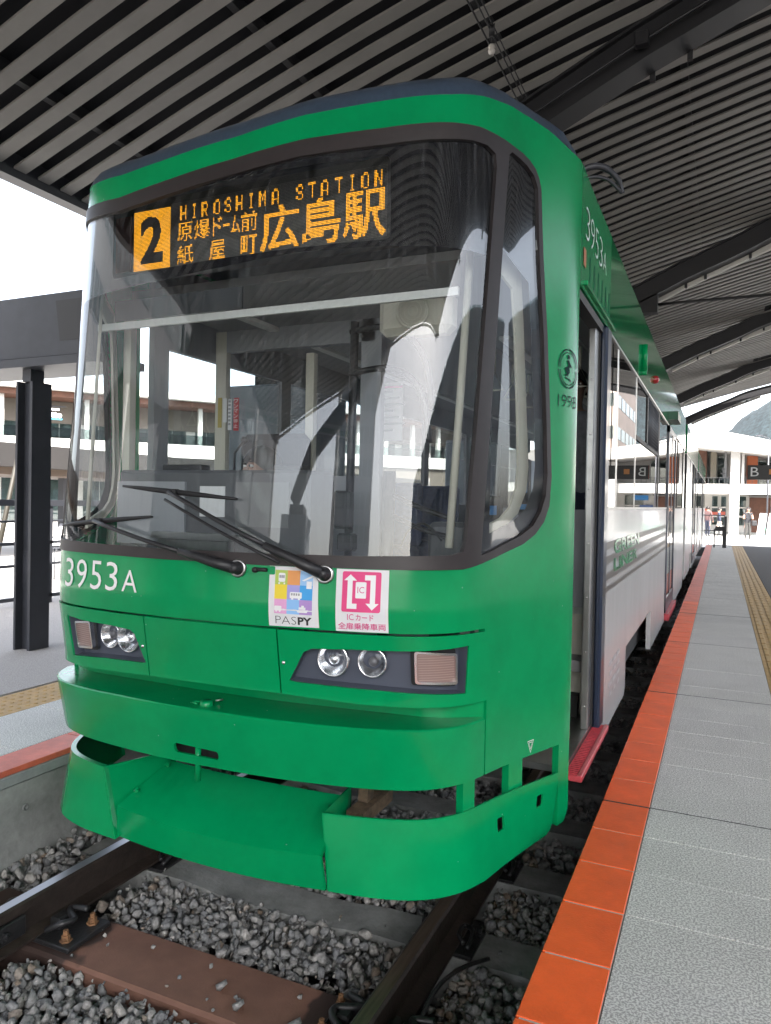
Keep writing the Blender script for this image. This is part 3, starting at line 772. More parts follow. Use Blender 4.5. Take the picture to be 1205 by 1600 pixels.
# boarding poster
p = patch('boarding_poster', [(.524, 1.131), (.711, 1.131), (.709, 1.3475), (.523, 1.3475)], [], PAPER, tram, res=.04, off=.003, thick=.001)
b = MB(); poly_on(b, round_poly(rect(.546, 1.200, .137, .140), .008), nose_map(.0042)); b.build('poster_panel', PINK, p)
b = MB()
poly_on(b, [(.552, 1.309), (.575, 1.330), (.598, 1.309), (.583, 1.309), (.583, 1.229), (.600, 1.229), (.600, 1.211), (.565, 1.211), (.565, 1.309)], nm5)
poly_on(b, [(.677, 1.231), (.654, 1.208), (.631, 1.231), (.646, 1.231), (.646, 1.311), (.626, 1.311), (.626, 1.329), (.664, 1.329), (.664, 1.231)], nm5)
poly_on(b, round_poly(rect(.594, 1.248, .038, .056), .004), nm5)
b.build('poster_arrow', DECALW, p)
b = MB(); text_on(b, 'IC', .601, .625, 1.266, 1.288, nm6)
MT = mat('magenta text', (.62, .06, .22), .5); b.build('poster_text', MT, p); b = MB()
text_on(b, 'IC', .567, .590, 1.172, 1.193, nm5); text_on(b, 'カード', .597, .660, 1.171, 1.193, nm5, 0, .012); b.build('poster_text', MT, p); b = MB()
text_on(b, '全扉乗降車両', .533, .702, 1.139, 1.163, nm5, 0, .012)
b.build('poster_text', mat('magenta text', (.62, .06, .22), .5), p)
# emblem with its lightning figure, and the year below
cx_, cz_, rr = 1.668, 2.155, .083
b = MB()
for r0_, r1_ in ((.083, .077), (.070, .066)):
    k = np.linspace(0, 2 * math.pi, 49); P = surf(cx_ + np.cos(k) * r0_, cz_ + np.sin(k) * r0_, .003)[0]; Q = surf(cx_ + np.cos(k) * r1_, cz_ + np.sin(k) * r1_, .003)[0]
    b.add(P.tolist() + Q.tolist(), [(i, i + 1, 50 + i, 49 + i) for i in range(48) if i % 12 not in (0,)])
nm3 = nose_map(.003)
for q in ([(cx_ + dx, cz_ + dz) for dx, dz in pts] for pts in (
        [(-.012, .052), (.0, .060), (.012, .052), (.006, .040), (-.006, .040)],
        [(.002, .036), (.030, .006), (.004, .010), (.012, -.012), (-.034, -.002), (-.002, .012), (-.012, .034)],
        [(-.030, -.004), (.014, -.014), (-.004, -.026), (.004, -.030), (-.036, -.030), (-.014, -.022)],
        [(-.028, -.034), (.018, -.044), (.020, -.056), (.006, -.046), (-.024, -.040)])):
    poly_on(b, q, nm3)
b.build('company_emblem', mat('dark green print', (.004, .030, .026), .6, spec=.1), tram)
b = MB(); text_on(b, '1998', 1.592, 1.745, 1.994, 2.044, nm3, 0, -.016); b.build('year_text', mat('dark green print', (.004, .030, .026), .6, spec=.1), tram)
b = MB()
for r0_, r1_ in ((.034, .029), (.020, .016)):
    tri = lambda r: [(1.437 + r * .8 * math.sin(a), .622 + r * math.cos(a)) for a in (math.pi, math.pi / 3, -math.pi / 3)]
    for i in range(3):
        A = tri(r0_); B_ = tri(r1_); j = (i + 1) % 3
        pts = [A[i], A[j], B_[j], B_[i]]; P = surf(np.array([q[0] for q in pts]), np.array([q[1] for q in pts]), .003)[0]; b.add(P.tolist(), [(0, 1, 2, 3)])
b.build('jacking_mark', DECALW, tram)

# ------------------------------------------------------------------ wipers
def wiper(pv, knee, blade, dbl):
    P = [sp(*pv, .028)]; n = 9
    for i in range(1, n + 1):
        t = i / n; P.append(sp(pv[0] + (knee[0] - pv[0]) * t, pv[1] + (knee[1] - pv[1]) * t, .030 + .03 * math.sin(t * 2.6)))
    b = MB(); k = len(P)
    b.lathe(sp(*pv, -.004), sn(*pv), [(.026, 0), (.026, .012), (.020, .018), (.018, .045), (.010, .052), (0, .052)], 16)
    b.tube(P[:4], [.021, .021, .017, .013], 10); b.tube(P[3:], .0085, 8)
    if dbl: b.tube([p + Vector((-.012, -.004, -.030)) for p in P[2:]], .006, 8)
    o = b.build('wiper', WIPER, tram)
    bl = MB(); Q = [sp(blade[0][0] + (blade[1][0] - blade[0][0]) * t, blade[0][1] + (blade[1][1] - blade[0][1]) * t, .016) for t in np.linspace(0, 1, 9)]
    bl.tube(Q, [.005, .007, .009, .010, .011, .010, .009, .007, .005], 8); bl.tube([q + (sp(*pv, 0) - sp(*pv, .01)) for q in Q], .004, 6)
    m_ = Q[4]; bl.box(m_ - Vector((.018, .028, .012)), m_ + Vector((.018, .004, .012)), 0, .004)
    bl.build('wiper_blade', RUBBER, o)
wiper((.140, 1.332), (-.555, 1.482), ((-.824, 1.458), (-.269, 1.508)), False)
wiper((.482, 1.328), (-.166, 1.603), ((-.431, 1.626), (.120, 1.583)), True)
b = MB(); c = sp(.235, 1.331, 0); b.add([], [])
q = [(.185, 1.316), (.290, 1.316), (.290, 1.346), (.185, 1.346)]
patch('washer_plate', round_poly(q, .006), [], GREEN, tram, res=.03, off=.006, thick=.006)
b.lathe(sp(.215, 1.330, .006), sn(.215, 1.33), [(.010, 0), (.010, .014), (0, .014)], 10); b.tube([sp(.215, 1.332, .012), sp(.262, 1.332, .014)], .007, 8); b.build('washer_nozzle', RUBBER, tram)
b = MB(); b.lathe(sp(.480, 1.326, .001), sn(.48, 1.326), [(.034, 0), (.034, .006), (.028, .010), (.024, .008)], 18); b.lathe(sp(.140, 1.332, .001), sn(.140, 1.33), [(.034, 0), (.034, .006), (.028, .010), (.024, .008)], 18)
b.build('wiper_boss', STEEL, tram)

# ------------------------------------------------------------------ destination display: amber dots on a black board
# the dot pattern is worked out from the glyphs themselves: 48 rows of 236 dots
LED_W, LED_H = 236, 48
LED = np.zeros((LED_H, LED_W), bool)
def led_text(body, c0, c1, r0, r1, th=.33, bold=0.0, on=True, k=4):
    V, F = text2d(body, bold); w = (c1 - c0) * k; h = (r1 - r0) * k
    gx, gy = np.meshgrid(np.arange(w) + .5, np.arange(h) + .5); Q = np.stack([gx.ravel(), gy.ravel()], 1); im = np.zeros(len(Q), bool)
    U = np.stack([V[:, 0] * w, (1 - V[:, 1]) * h], 1)
    for f in F: im |= in_poly(Q, U[list(f)])
    cell = im.reshape(h // k, k, w // k, k).mean((1, 3)) > th
    LED[r0:r1, c0:c1] = (LED[r0:r1, c0:c1] | cell) if on else (LED[r0:r1, c0:c1] & ~cell)
FIVE = {'H': (17, 17, 17, 31, 17, 17, 17), 'I': (14, 4, 4, 4, 4, 4, 14), 'R': (30, 17, 17, 30, 20, 18, 17), 'O': (14, 17, 17, 17, 17, 17, 14), 'S': (14, 17, 16, 14, 1, 17, 14),
        'M': (17, 27, 21, 21, 17, 17, 17), 'A': (14, 17, 17, 17, 31, 17, 17), 'T': (31, 4, 4, 4, 4, 4, 4), 'N': (17, 25, 25, 21, 19, 19, 17)}
for i, ch in enumerate('HIROSHIMA STATION'):
    if ch == ' ': continue
    for r in range(11):
        for c_ in range(6):
            if FIVE[ch][min(6, r * 7 // 11)] >> (4 - min(4, c_ * 5 // 6)) & 1: LED[3 + r, 63 + round(i * 10.2) + c_] = True
for ch, c0, c1, r0, r1, th in (('原', 61, 75, 16, 30, .33), ('爆', 77, 91, 16, 30, .33), ('ド', 94, 102, 16, 30, .3), ('ー', 103, 109, 22, 24, .2), ('ム', 110, 118, 17, 30, .3), ('前', 119, 133, 16, 30, .33),
                               ('紙', 61, 76, 33, 47, .33), ('屋', 91, 105, 33, 47, .33), ('町', 119, 133, 33, 47, .33)): led_text(ch, c0, c1, r0, r1, th)
for ch, c0, c1 in (('広', 136, 168), ('島', 171, 201), ('駅', 203, 235)): led_text(ch, c0, c1, 15, 47, .3, .012)
LED[2:48, 18:54] = True; led_text('2', 25, 47, 7, 43, .45, .035, False)
bd = MB(); bd.box((-2.60, 2.612, 2.59), (-1.185, 2.70, 2.915)); disp_o = bd.build('destination_display', mat('led board', (.035, .036, .036), .5, var=.4, scale=320), tram)
pt = .0058; lit = MB(); dark = MB()
for r in range(LED_H):
    for c_ in range(LED_W):
        x = -2.566 + (c_ + .5) * pt; z = 2.885 - (r + .5) * pt
        if LED[r, c_]: h = pt * .34; q = lit
        elif c_ > 53: h = pt * .33; q = dark
        else: continue
        q.add([(x - h, 2.610, z), (x, 2.610, z - h), (x + h, 2.610, z), (x, 2.610, z + h)], [(0, 1, 2, 3)])
lit.build('lit_dot', AMBER, disp_o, fix=False, kind='stuff')
dark.build('unlit_dot', mat('unlit led', (.20, .19, .17), .4), disp_o, fix=False, kind='stuff')
b = MB(); b.box((-2.565, 2.605, 2.61), (-2.475, 2.611, 2.86)); b.build('red_film', mat('dull red film', (.09, .018, .010), .5), disp_o)

# ------------------------------------------------------------------ inside of the car seen through the glass
b = MB(); b.box((CX - 1.05, 2.95, .70), (CX + .35, 12, .76)); b.box((CX + .35, 4.0, .70), (CX + 1.10, 12, .76)); b.build('floor', FLOOR, tram)
b = MB(); b.box((CX - 1.05, 2.95, 2.60), (CX + 1.05, 12, 2.64)); b.build('ceiling', mat('cabin ceiling', (.33, .33, .33), .6), tram)
b = MB(); b.box((-2.36, 3.2, 2.535), (-2.30, 11, 2.556)); b.box((-1.2, 4.2, 2.535), (-1.14, 11, 2.556)); b.build('lamp_strip', mat('lamp diffuser', (.8, .8, .76), .5), tram)
b = MB(); b.box((-2.70, 2.78, .76), (-1.62, 3.02, 1.715), 0, .015); con = b.build('driver_console', DGREY, tram)
b = MB(); b.box((-2.69, 2.765, 1.36), (-2.28, 2.779, 1.66)); b.build('console_door', GREYIN, con)
b = MB(); b.box((-2.42, 2.70, 1.395), (-1.98, 2.755, 1.425)); b.box((-2.40, 2.72, 1.30), (-2.0, 2.77, 1.39)); b.build('heater_bar', STEEL, con)
b = MB(); b.box((-2.50, 2.86, 1.715), (-2.26, 2.93, 1.745), 0, .006); b.box((-1.86, 2.86, 1.715), (-1.70, 2.93, 1.742), 0, .006); b.build('console_gauge', BLKIN, con)
b = MB(); b.box((-2.72, 2.655, 2.366), (-.92, 2.672, 2.398)); b.build('sunblind_rail', mat('pale plastic', (.66, .67, .65), .5), tram)
b = MB()
b.box((-2.735, 2.84, 1.5), (-2.690, 2.88, 2.55)); b.box((-2.735, 3.58, 1.5), (-2.66, 3.62, 2.56)); b.box((-2.12, 3.58, 1.7), (-2.07, 3.62, 2.4))
b.build('cream_pillar', CREAM, tram)
b = MB(); b.box((-2.66, 3.58, 2.44), (-1.70, 3.63, 2.56)); b.box((-2.66, 3.60, .76), (-1.66, 3.63, 1.72)); b.box((-1.78, 3.58, .76), (-1.66, 3.63, 2.56)); b.build('cab_partition', GREYIN, tram)
b = MB(); b.box((-2.66, 3.602, 1.72), (-1.78, 3.608, 2.44)); b.build('partition_glass', CLEAR, tram)
b = MB(); b.box((-1.36, 2.88, 2.29), (-1.03, 3.0, 2.47), 0, .03); b.build('ceiling_box', CREAM, tram)
b = MB(); b.tube([(-.905, 2.57, 1.42), (-.903, 2.66, 2.0), (-.90, 2.735, 2.56)], .015, 6); b.build('pillar_trim', CREAM, tram)
b = MB(); b.tube([(-1.53, 2.98, 1.32), (-1.50, 2.95, 2.38)], .019, 10)
b.tube(curve_pts([(-1.52, 2.95, 2.335), (-1.36, 2.94, 2.345), (-1.24, 2.94, 2.30), (-1.16, 2.95, 2.18), (-1.13, 2.96, 1.98)], 6), .014, 8)
b.tube(curve_pts([(-1.52, 2.95, 2.15), (-1.36, 2.94, 2.165), (-1.24, 2.94, 2.13), (-1.17, 2.95, 2.03), (-1.14, 2.96, 1.84)], 6), .014, 8)
b.box((-1.58, 2.92, 1.46), (-1.50, 2.98, 1.63), 0, .01); b.box((-1.56, 2.92, 1.36), (-1.48, 2.98, 1.44), 0, .01)
b.build('farebox_pole', BLKIN, tram)
b = MB(); b.tube(curve_pts([(-1.34, 3.0, 1.62), (-1.18, 2.98, 1.56), (-1.05, 2.98, 1.52)], 5), .011, 8); b.tube(curve_pts([(-1.34, 3.0, 1.53), (-1.18, 2.98, 1.47), (-1.05, 2.98, 1.44)], 5), .011, 8); b.tube([(-1.36, 3.0, .8), (-1.34, 3.0, 1.72)], .03, 8); b.build('guard_rail', BLKIN, tram)
b = MB(); b.box((-1.16, 3.0, 1.30), (-.98, 3.16, 1.50), 0, .02); b.box((-1.14, 3.0, .76), (-1.0, 3.14, 1.30)); b.build('fare_box', mat('fare box grey', (.09, .095, .10), .4), tram)
po = MB(); po.box((-2.02, 4.20, 1.96), (-1.80, 4.212, 2.32)); pm = po.build('route_poster', PAPER, tram)
b = MB()
for i in range(7): b.box((-2.0, 4.197, 2.26 - i * .04), (-1.86 + .04 * (i % 3), 4.1995, 2.272 - i * .04))
b.build('poster_line', mat('grey print', (.3, .3, .32), .5), pm)
b = MB(); b.box((-2.02, 4.197, 2.285), (-1.80, 4.1994, 2.30)); b.build('poster_band', mat('magenta text', (.62, .06, .22), .5), pm)
# vertical notices on the driver's left wall
b = MB(); b.box((-2.60, 3.575, 1.98), (-2.565, 3.579, 2.17)); b.build('red_notice', mat('red notice', (.45, .02, .03), .5), tram)
b = MB(); text_on(b, 'ワ', -2.598, -2.568, 2.142, 2.162, plane_map((0, 3.573, 0), (1, 0, 0), (0, 0, 1)))
for i, ch in enumerate('ンマン停止'): text_on(b, ch, -2.597, -2.569, 2.112 - i * .029, 2.134 - i * .029, plane_map((0, 3.573, 0), (1, 0, 0), (0, 0, 1)))
b.build('notice_text', DECALW, tram)
for x, m_, z0, z1 in ((-2.640, PAPER, 1.985, 2.165), (-2.675, PAPER, 2.03, 2.17), (-2.712, mat('yellow notice', (.42, .33, .08), .6), 2.0, 2.175)):
    b = MB(); b.box((x, 3.575, z0), (x + .026, 3.579, z1)); b.build('wall_notice', m_, tram)
b = MB()
for k in range(7): b.box((-2.636, 3.5735, 2.145 - k * .022), (-2.620, 3.5745, 2.157 - k * .022))
b.build('notice_text', mat('grey print', (.3, .3, .32), .5), tram)
b = MB(); b.tube([(-2.10, 2.90, 1.71), (-2.10, 2.90, 1.80), (-2.06, 2.92, 1.86)], .006, 6); b.lathe((-2.06, 2.92, 1.86), (.4, .2, .6), [(0, -.01), (.016, -.01), (.018, .012), (0, .02)], 10); b.build('microphone', BLKIN, con)
b = MB(); b.box((-2.00, 2.775, 1.46), (-1.72, 2.782, 1.66)); b.build('console_door', mat('mid grey panel', (.13, .135, .14), .5), con)
b = MB(); b.box((-2.20, 2.775, 1.50), (-2.06, 2.782, 1.64)); b.build('console_notice', PAPER, con)
fan = MB(); fan.lathe((-1.19, 2.874, 2.38), (0, -1, 0), [(.070, 0), (.074, .012), (.066, .018), (.062, .012)], 24)
for k in range(3): fan.lathe((-1.19, 2.874, 2.38), (0, -1, 0), [(.018 + .018 * k, .010), (.021 + .018 * k, .014), (.024 + .018 * k, .010)], 24)
fan.build('cab_fan', CREAM, tram)
b = MB(); b.tube(curve_pts([(-.98, 2.70, 1.44), (-1.06, 2.72, 1.50), (-1.16, 2.80, 1.47), (-1.22, 2.86, 1.40)], 5), .005, 6); b.build('cab_cable', BLKIN, tram)
b = MB(); b.box((-2.62, 2.66, 2.405), (-1.9, 2.668, 2.50)); b.build('sun_visor', mat('smoked visor', (.05, .055, .06), .3), tram)
# left wall with its windows
b = MB(); X0, X1 = CX - 1.16, CX - 1.12
b.box((X0, 3.2, .5), (X1, 12, 1.56)); b.box((X0, 3.2, 2.42), (X1, 12, 2.90))
for y in (3.2, 4.5, 5.9, 7.3, 8.7, 10.1, 11.4): b.box((X0, y, 1.56), (X1, y + .12, 2.42))
b.build('left_side_wall', GREYIN, tram)
for y in (3.32, 4.62, 6.02, 7.42, 8.82, 10.22):
    b = MB(); b.box((X0 + .016, y, 1.56), (X0 + .022, y + 1.27, 2.42)); b.build('left_window', mat('left window glass', (.6, .6, .6), .1) if False else glass_mat('left side glass', (.75, .78, .78), 1.5), tram)
# strap hangers on their rail
b = MB(); b.tube([(-1.25, 4.1, 2.50), (-1.25, 11, 2.50)], .013, 8); b.tube([(-.75, 4.1, 2.50), (-.75, 11, 2.50)], .013, 8); b.build('strap_rail', STEEL, tram)
for i in range(8):
    for x in (-1.25, -.75):
        y = 4.3 + i * .42; b = MB(); b.tube([(x, y, 2.50), (x, y, 2.37)], .008, 6)
        t = [(x - .055, y, 2.26), (x, y, 2.37), (x + .055, y, 2.26), (x - .055, y, 2.26)]
        b.tube(t, .009, 6); b.build('strap_handle', CREAM, tram)
b = MB(); b.box((-.885, 3.48, 1.53), (-.835, 3.54, 1.80), 0, .006); cr = b.build('card_reader', BLKIN, tram)
b = MB(); b.box((-.880, 3.476, 1.64), (-.840, 3.479, 1.69)); b.box((-.880, 3.476, 1.56), (-.840, 3.479, 1.585)); b.build('reader_label', mat('blue label', (.03, .20, .50), .4), cr)
b = MB(); b.box((-.877, 3.476, 1.693), (-.843, 3.479, 1.73)); b.build('reader_screen', PAPER, cr)
b = MB(); b.box((-1.03, 3.46, 1.46), (-.965, 3.52, 1.62), 0, .006); b.tube([(-1.0, 3.5, .76), (-1.0, 3.5, 1.48)], .016, 8); cr = b.build('card_reader', BLKIN, tram)
b = MB(); b.box((-1.015, 3.456, 1.53), (-.98, 3.459, 1.575)); b.build('reader_label', mat('blue label', (.03, .20, .50), .4), cr)
b = MB()
for y0 in (4.6, 5.6, 6.6): b.box((CX - 1.1, y0, .76), (CX - .65, y0 + .45, 1.2), 0, .04); b.box((CX - 1.1, y0 + .42, 1.2), (CX - .65, y0 + .5, 1.75), 0, .03)
b.build('bench_seat', mat('blue moquette', (.05, .07, .14), .9, var=.2, scale=30), tram)
b = MB(); b.box((-2.55, 3.22, .76), (-2.0, 3.56, 1.22), 0, .04); b.box((-2.50, 3.48, 1.2), (-2.05, 3.565, 1.95), 0, .04); b.build('driver_seat', mat('seat black', (.02, .02, .024), .8), tram)

# ------------------------------------------------------------------ right-hand side: door, windows, panels
b = MB(); b.box((-1.35, 3.30, .40), (-.60, 4.20, .43)); b.build('door_sill', STEEL, tram)
b = MB(); b.box((-.60, 3.262, .385), (-.522, 4.10, .412), 0, .004)
for k in range(32): b.box((-.595, 3.28 + k * .025, .412), (-.545, 3.288 + k * .025, .415))
b.build('door_step', REDSTEP, tram)
b = MB(); b.box((-.540, 3.262, .412), (-.530, 4.10, .416)); b.build('step_edge', mat('worn step edge', (.5, .12, .12), .4), tram)
b = MB(); b.box((-1.35, 3.30, .43), (-1.31, 4.20, .76)); b.build('step_riser', CREAM, tram)
b = MB(); b.box((-1.3, 4.17, .43), (-.62, 4.20, 1.0)); b.build('kick_panel', CREAM, tram)
b = MB(); b.box((-1.3, 4.17, 1.0), (-.62, 4.20, 1.56)); b.build('modesty_panel', GREYIN, tram)
b = MB(); b.box((-1.2, 4.165, .985), (-.62, 4.172, 1.02)); b.build('panel_rail', STEEL, tram)
b = MB(); b.box((-.640, 3.90, .43), (-.602, 4.0, 2.50), 0, .006); dl = b.build('door_leaf', STEEL, tram)
for z in np.arange(.55, 2.5, .28): b = MB(); b.lathe((-.621, 3.8995, z), (0, -1, 0), [(.006, 0), (.005, .003), (0, .003)], 8); b.build('leaf_screw', STEEL, dl)
b = MB(); b.box((-.635, 4.0, .43), (-.595, 4.05, 2.50)); b.build('door_seal', RUBBER, tram)
b = MB(); b.box((-.64, 3.27, 2.49), (-.585, 4.17, 2.53)); b.build('door_header', RUBBER, tram)
b = MB(); b.box((-.600, 4.02, .40), (-.560, 4.168, 2.53), 0, .012); b.build('door_pillar', NAVY2, tram)
b = MB(); b.box((SIDE - .012, 3.34, 2.555), (SIDE + .018, 4.30, 2.575), 0, .004); b.build('drip_rail', GREEN, tram)

def side_car(y0, y1, cut0, cut1, doors, first):
    """lower panel, window band and cant panel of one car body between y0 and y1"""
    pts = [(y0, .43), (cut0 - .05, .43), (cut0, .47), (cut0, .72), (cut1, .72), (cut1, .39), (y1, .39), (y1, 1.565), (y0, 1.565)]
    b = SM(); b.extr([(SIDE - .04, y, z) for y, z in pts], (.04, 0, 0)); lp = b.build('lower_panel', WHITE, tram)
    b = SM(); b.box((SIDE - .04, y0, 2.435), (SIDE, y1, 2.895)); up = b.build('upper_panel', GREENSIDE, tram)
    b = SM(); b.box((SIDE - .03, y0, 2.425), (SIDE + .004, y1, 2.437)); b.build('window_capping', STEEL, tram)
    return lp, up
lp, up = side_car(3.752, 12.05, 4.775, 6.56, (), True)
# window band of the first car: panes with posts between
def pane(y0, y1, z0=1.57, z1=2.424): b = SM(); b.box((SIDE - .012, y0, z0), (SIDE - .004, y1, z1)); return b.build('side_window', PANE, tram)
for a, c_ in ((3.755, 4.13), (4.16, 5.05), (5.10, 6.93), (7.05, 8.18), (9.56, 9.98), (11.6, 12.05)): pane(a, c_)
b = SM()
for y in (4.145, 5.075): b.box((SIDE - .03, y - .015, 1.57), (SIDE - .001, y + .015, 2.424))
b.box((SIDE - .03, 3.752, 1.565), (SIDE + .002, 8.2, 1.578)); b.build('window_post', STEEL, tram)
b = SM(); b.box((SIDE - .03, 6.92, 1.57), (SIDE, 7.06, 2.424)); b.build('window_post', RUBBER, tram)
vf = SM(); vf.box((SIDE - .010, 5.80, 2.03), (SIDE + .004, 5.88, 2.424)); vf.box((SIDE - .010, 5.10, 2.02), (SIDE + .004, 6.92, 2.05)); vf.box((SIDE - .010, 6.85, 2.05), (SIDE + .004, 6.92, 2.424)); vf.box((SIDE - .01, 5.10, 2.40), (SIDE + .004, 6.92, 2.424)); vfo = vf.build('vent_frame', RUBBER, tram)
b = SM()
for k in range(26): b.tube([(SIDE - .002, 5.88 + k * .038, 2.05), (SIDE - .002, 5.88 + k * .038 + .0, 2.40)], .0055, 4)
for k in range(14): b.tube([(SIDE - .002, 5.88, 2.06 + k * .026), (SIDE - .002, 6.85, 2.06 + k * .026)], .0055, 4)
b.build('vent_lattice', DARKSTEEL, vfo)
for y0, y1 in ((8.22, 9.52), (10.02, 11.56)):
    b = SM()
    if y0 < 9:
        b.box((SIDE - .03, y0, .48), (SIDE + .012, y0 + .10, 2.43)); b.box((SIDE - .03, y1 - .08, .48), (SIDE + .012, y1, 2.43)); b.box((SIDE - .03, y0, 2.36), (SIDE + .012, y1, 2.43)); b.box((SIDE - .03, (y0 + y1) / 2 - .03, .48), (SIDE + .008, (y0 + y1) / 2 + .03, 2.36)); b.box((SIDE - .03, y0, .48), (SIDE + .01, y1, .62))
        d = b.build('side_door', NAVY2, tram)
        b = SM(); b.box((SIDE - .012, y0 + .1, .62), (SIDE + .003, y1 - .08, 2.36)); b.build('door_glass', PANE, d)
        b = SM(); b.box((SIDE - .03, y0, .40), (SIDE + .05, y1, .47)); b.build('door_step', REDSTEP, tram)
    else:
        b.box((SIDE - .03, y0, 1.57), (SIDE + .003, y0 + .06, 2.42)); b.box((SIDE - .03, y1 - .06, 1.57), (SIDE + .003, y1, 2.42)); b.build('window_frame', RUBBER, tram); pane(y0 + .06, y1 - .06)
# stripes and lettering along the lower panel
for z0, z1, ye in ((1.365, 1.402, 8.2), (1.290, 1.330, 8.2), (1.208, 1.246, 8.2), (1.150, 1.176, 8.2)):
    b = SM(); b.box((SIDE, 3.755, z0), (SIDE + .0015, ye, z1)); b.build('grey_stripe', GREYSTRIPE, lp)
sm = plane_map((SIDE + .0035, 0, 0), (0, 1, 0), (0, 0, 1))
b = SM(); text_on(b, 'GREEN', 4.10, 5.40, 1.325, 1.405, sm, 0, .03); text_on(b, 'LINER', 4.10, 5.30, 1.235, 1.305, sm, 0, .03); b.build('line_name', GREEN, lp)
b = SM()
for i in range(4):
    for j in range(3):
        b.box((SIDE, 4.02 + j * .16 + .03 * (i % 2), .74 - i * .055), (SIDE + .001, 4.02 + j * .16 + .12, .765 - i * .055))
b.build('data_print', mat('grey print', (.3, .3, .32), .5), lp)
b = MB(); xx = 3.345
smn = lambda x, z: np.stack([np.interp(x, CU[:, 1], CU[:, 0]) + CX + .004, x, z], -1)
for ch, w in (('3', .100), ('9', .105), ('5', .095), ('3', .100), ('A', .115)):
    text_on(b, ch, xx, xx + w, 2.765 if ch != 'A' else 2.775, 2.905 if ch != 'A' else 2.875, smn, 0, -.02); xx += w + .030
b.build('side_number', DECALW, tram)
b = MB(); b.add([(SIDE + .003, y, z) for y, z in ((3.31, 2.635), (3.375, 2.635), (3.375, 2.715), (3.31, 2.715))], [(0, 1, 2, 3)]); b.build('orange_mark', mat('orange mark', (.45, .12, .03), .5), tram)
for k in range(6):
    y = 3.49 + k * .125; b = MB(); b.box((SIDE - .004, y, 2.60), (SIDE + .002, y + .012, 2.72)); b.build('vent_slot', mat('dark green print', (.004, .030, .026), .6, spec=.1), tram)
b = SM(); b.tube([(SIDE + .012, 5.40, 2.70), (SIDE + .012, 5.42, 2.52)], .022, 10); b.lathe((SIDE, 5.42, 2.51), (1, 0, 0), [(.02, 0), (.02, .03), (0, .03)], 10); b.build('drain_pipe', GREEN, up)
b = SM(); b.lathe((SIDE, 6.38, 2.612), (1, 0, 0), [(.034, 0), (.034, .012), (.026, .030), (.012, .038), (0, .040)], 16); b.build('door_lamp', mat('red lens', (.42, .008, .015), .2, coat=.5), up)
b = SM(); b.box((SIDE, 8.2, 2.485), (SIDE + .10, 8.75, 2.57)); b.build('cant_box', mat('dark green box', (.004, .09, .04), .4), up)
# gangway and the two rear cars
b = SM()
for k in range(8): b.box((SIDE - .30, 12.05 + k * .08, .5), (SIDE - .05 - .03 * (k % 2), 12.13 + k * .08, 2.86))
b.build('gangway_bellows', RUBBER, tram)
def rear_car(y0, y1):
    lp, up = side_car(y0, y1, y0 + 2.0, y0 + 3.0, (), False)
    n = int((y1 - y0) / 1.35)
    for k in range(n):
        a = y0 + .1 + k * (y1 - y0 - .1) / n; c_ = a + (y1 - y0) / n - .12
        if k == n // 2:
            b = SM(); b.box((SIDE - .03, a, .48), (SIDE + .012, a + .09, 2.42)); b.box((SIDE - .03, c_ - .09, .48), (SIDE + .012, c_, 2.42)); b.box((SIDE - .03, a, .48), (SIDE + .01, c_, .62)); d = b.build('side_door', NAVY2, tram)
            b = SM(); b.box((SIDE - .012, a + .09, .62), (SIDE + .003, c_ - .09, 2.42)); b.build('door_glass', PANE, d)
        else:
            pane(a, c_)
        b = SM(); b.box((SIDE - .03, a - .10, 1.57), (SIDE - .001, a, 2.424)); b.build('window_post', RUBBER, tram)
    b = SM(); b = MB(); b.sweep(pf, [((CX, y * SM.K, 0), (1, 0, 0), (0, 0, 1)) for y in (y0, y1)]); b.build('roof', mat('grey tram roof', (.10, .105, .11), .6), tram)
    b = SM(); b.box((CX - 1.165, y0, .45), (CX - 1.13, y1, 2.88)); b.box((CX - 1.12, y1 - .05, .45), (CX + 1.12, y1, 2.88)); b.build('body_shell', WHITE, tram)
rear_car(12.7, 18.9); rear_car(19.5, 27.6)
b = MB()
for y in (5.65, 16.0, 24.0):
    for x in (-2.47, -.963):
        for dy in (-.75, .75): b.lathe((x - .06, y + dy, .30), (1, 0, 0), [(0, 0), (.33, 0), (.33, .10), (.30, .12), (0, .12)], 28)
    b.box((-2.5, y - 1.1, .25), (-.75, y + 1.1, .45))
b.build('bogie', IRON, tram)

# ------------------------------------------------------------------ rails, sleepers, fastenings, ballast
def rail(x, lab):
    p = [(-.064, -.153), (.064, -.153), (.064, -.142), (.012, -.128), (.009, -.05), (.033, -.038), (.0325, -.008), (.024, 0), (-.024, 0), (-.0325, -.008), (-.033, -.038), (-.009, -.05), (-.012, -.128), (-.064, -.142)]
    r = empty('rail', (x, 0, 0), lab, 'rail')
    b = MB(); b.sweep(p, [((x, y, 0), (1, 0, 0), (0, 0, 1)) for y in (-6, 29)]); b.build('rail_section', RAILM, r)
    b = MB(); b.box((x - .020, -6, -.001), (x + .022, 29, .0008)); b.build('running_surface', RAILTOP if x < -2 else mat('dull rail head', (.10, .075, .055), .42, metal=.5, var=.3, scale=14, stretch=(4, .3, 4)), r)
    return r
rail(-2.470, 'shiny topped left rail beside the concrete wall of the far platform')
rr_ = rail(-.963, 'brown right rail with a black cable bundle tied along it')
b = MB()
for y in (1.69, 1.70): b.box((-2.505, y, -.06), (-2.435, y + .0015, .0012))
j = MB(); j.box((-2.448, 1.35, -.125), (-2.430, 2.05, -.05), 0, .004)
for y in (1.45, 1.6, 1.80, 1.95): j.lathe((-2.430, y, -.088), (1, 0, 0), [(.020, 0), (.020, .014), (.012, .016), (.012, .030), (0, .030)], 6, 0, False)
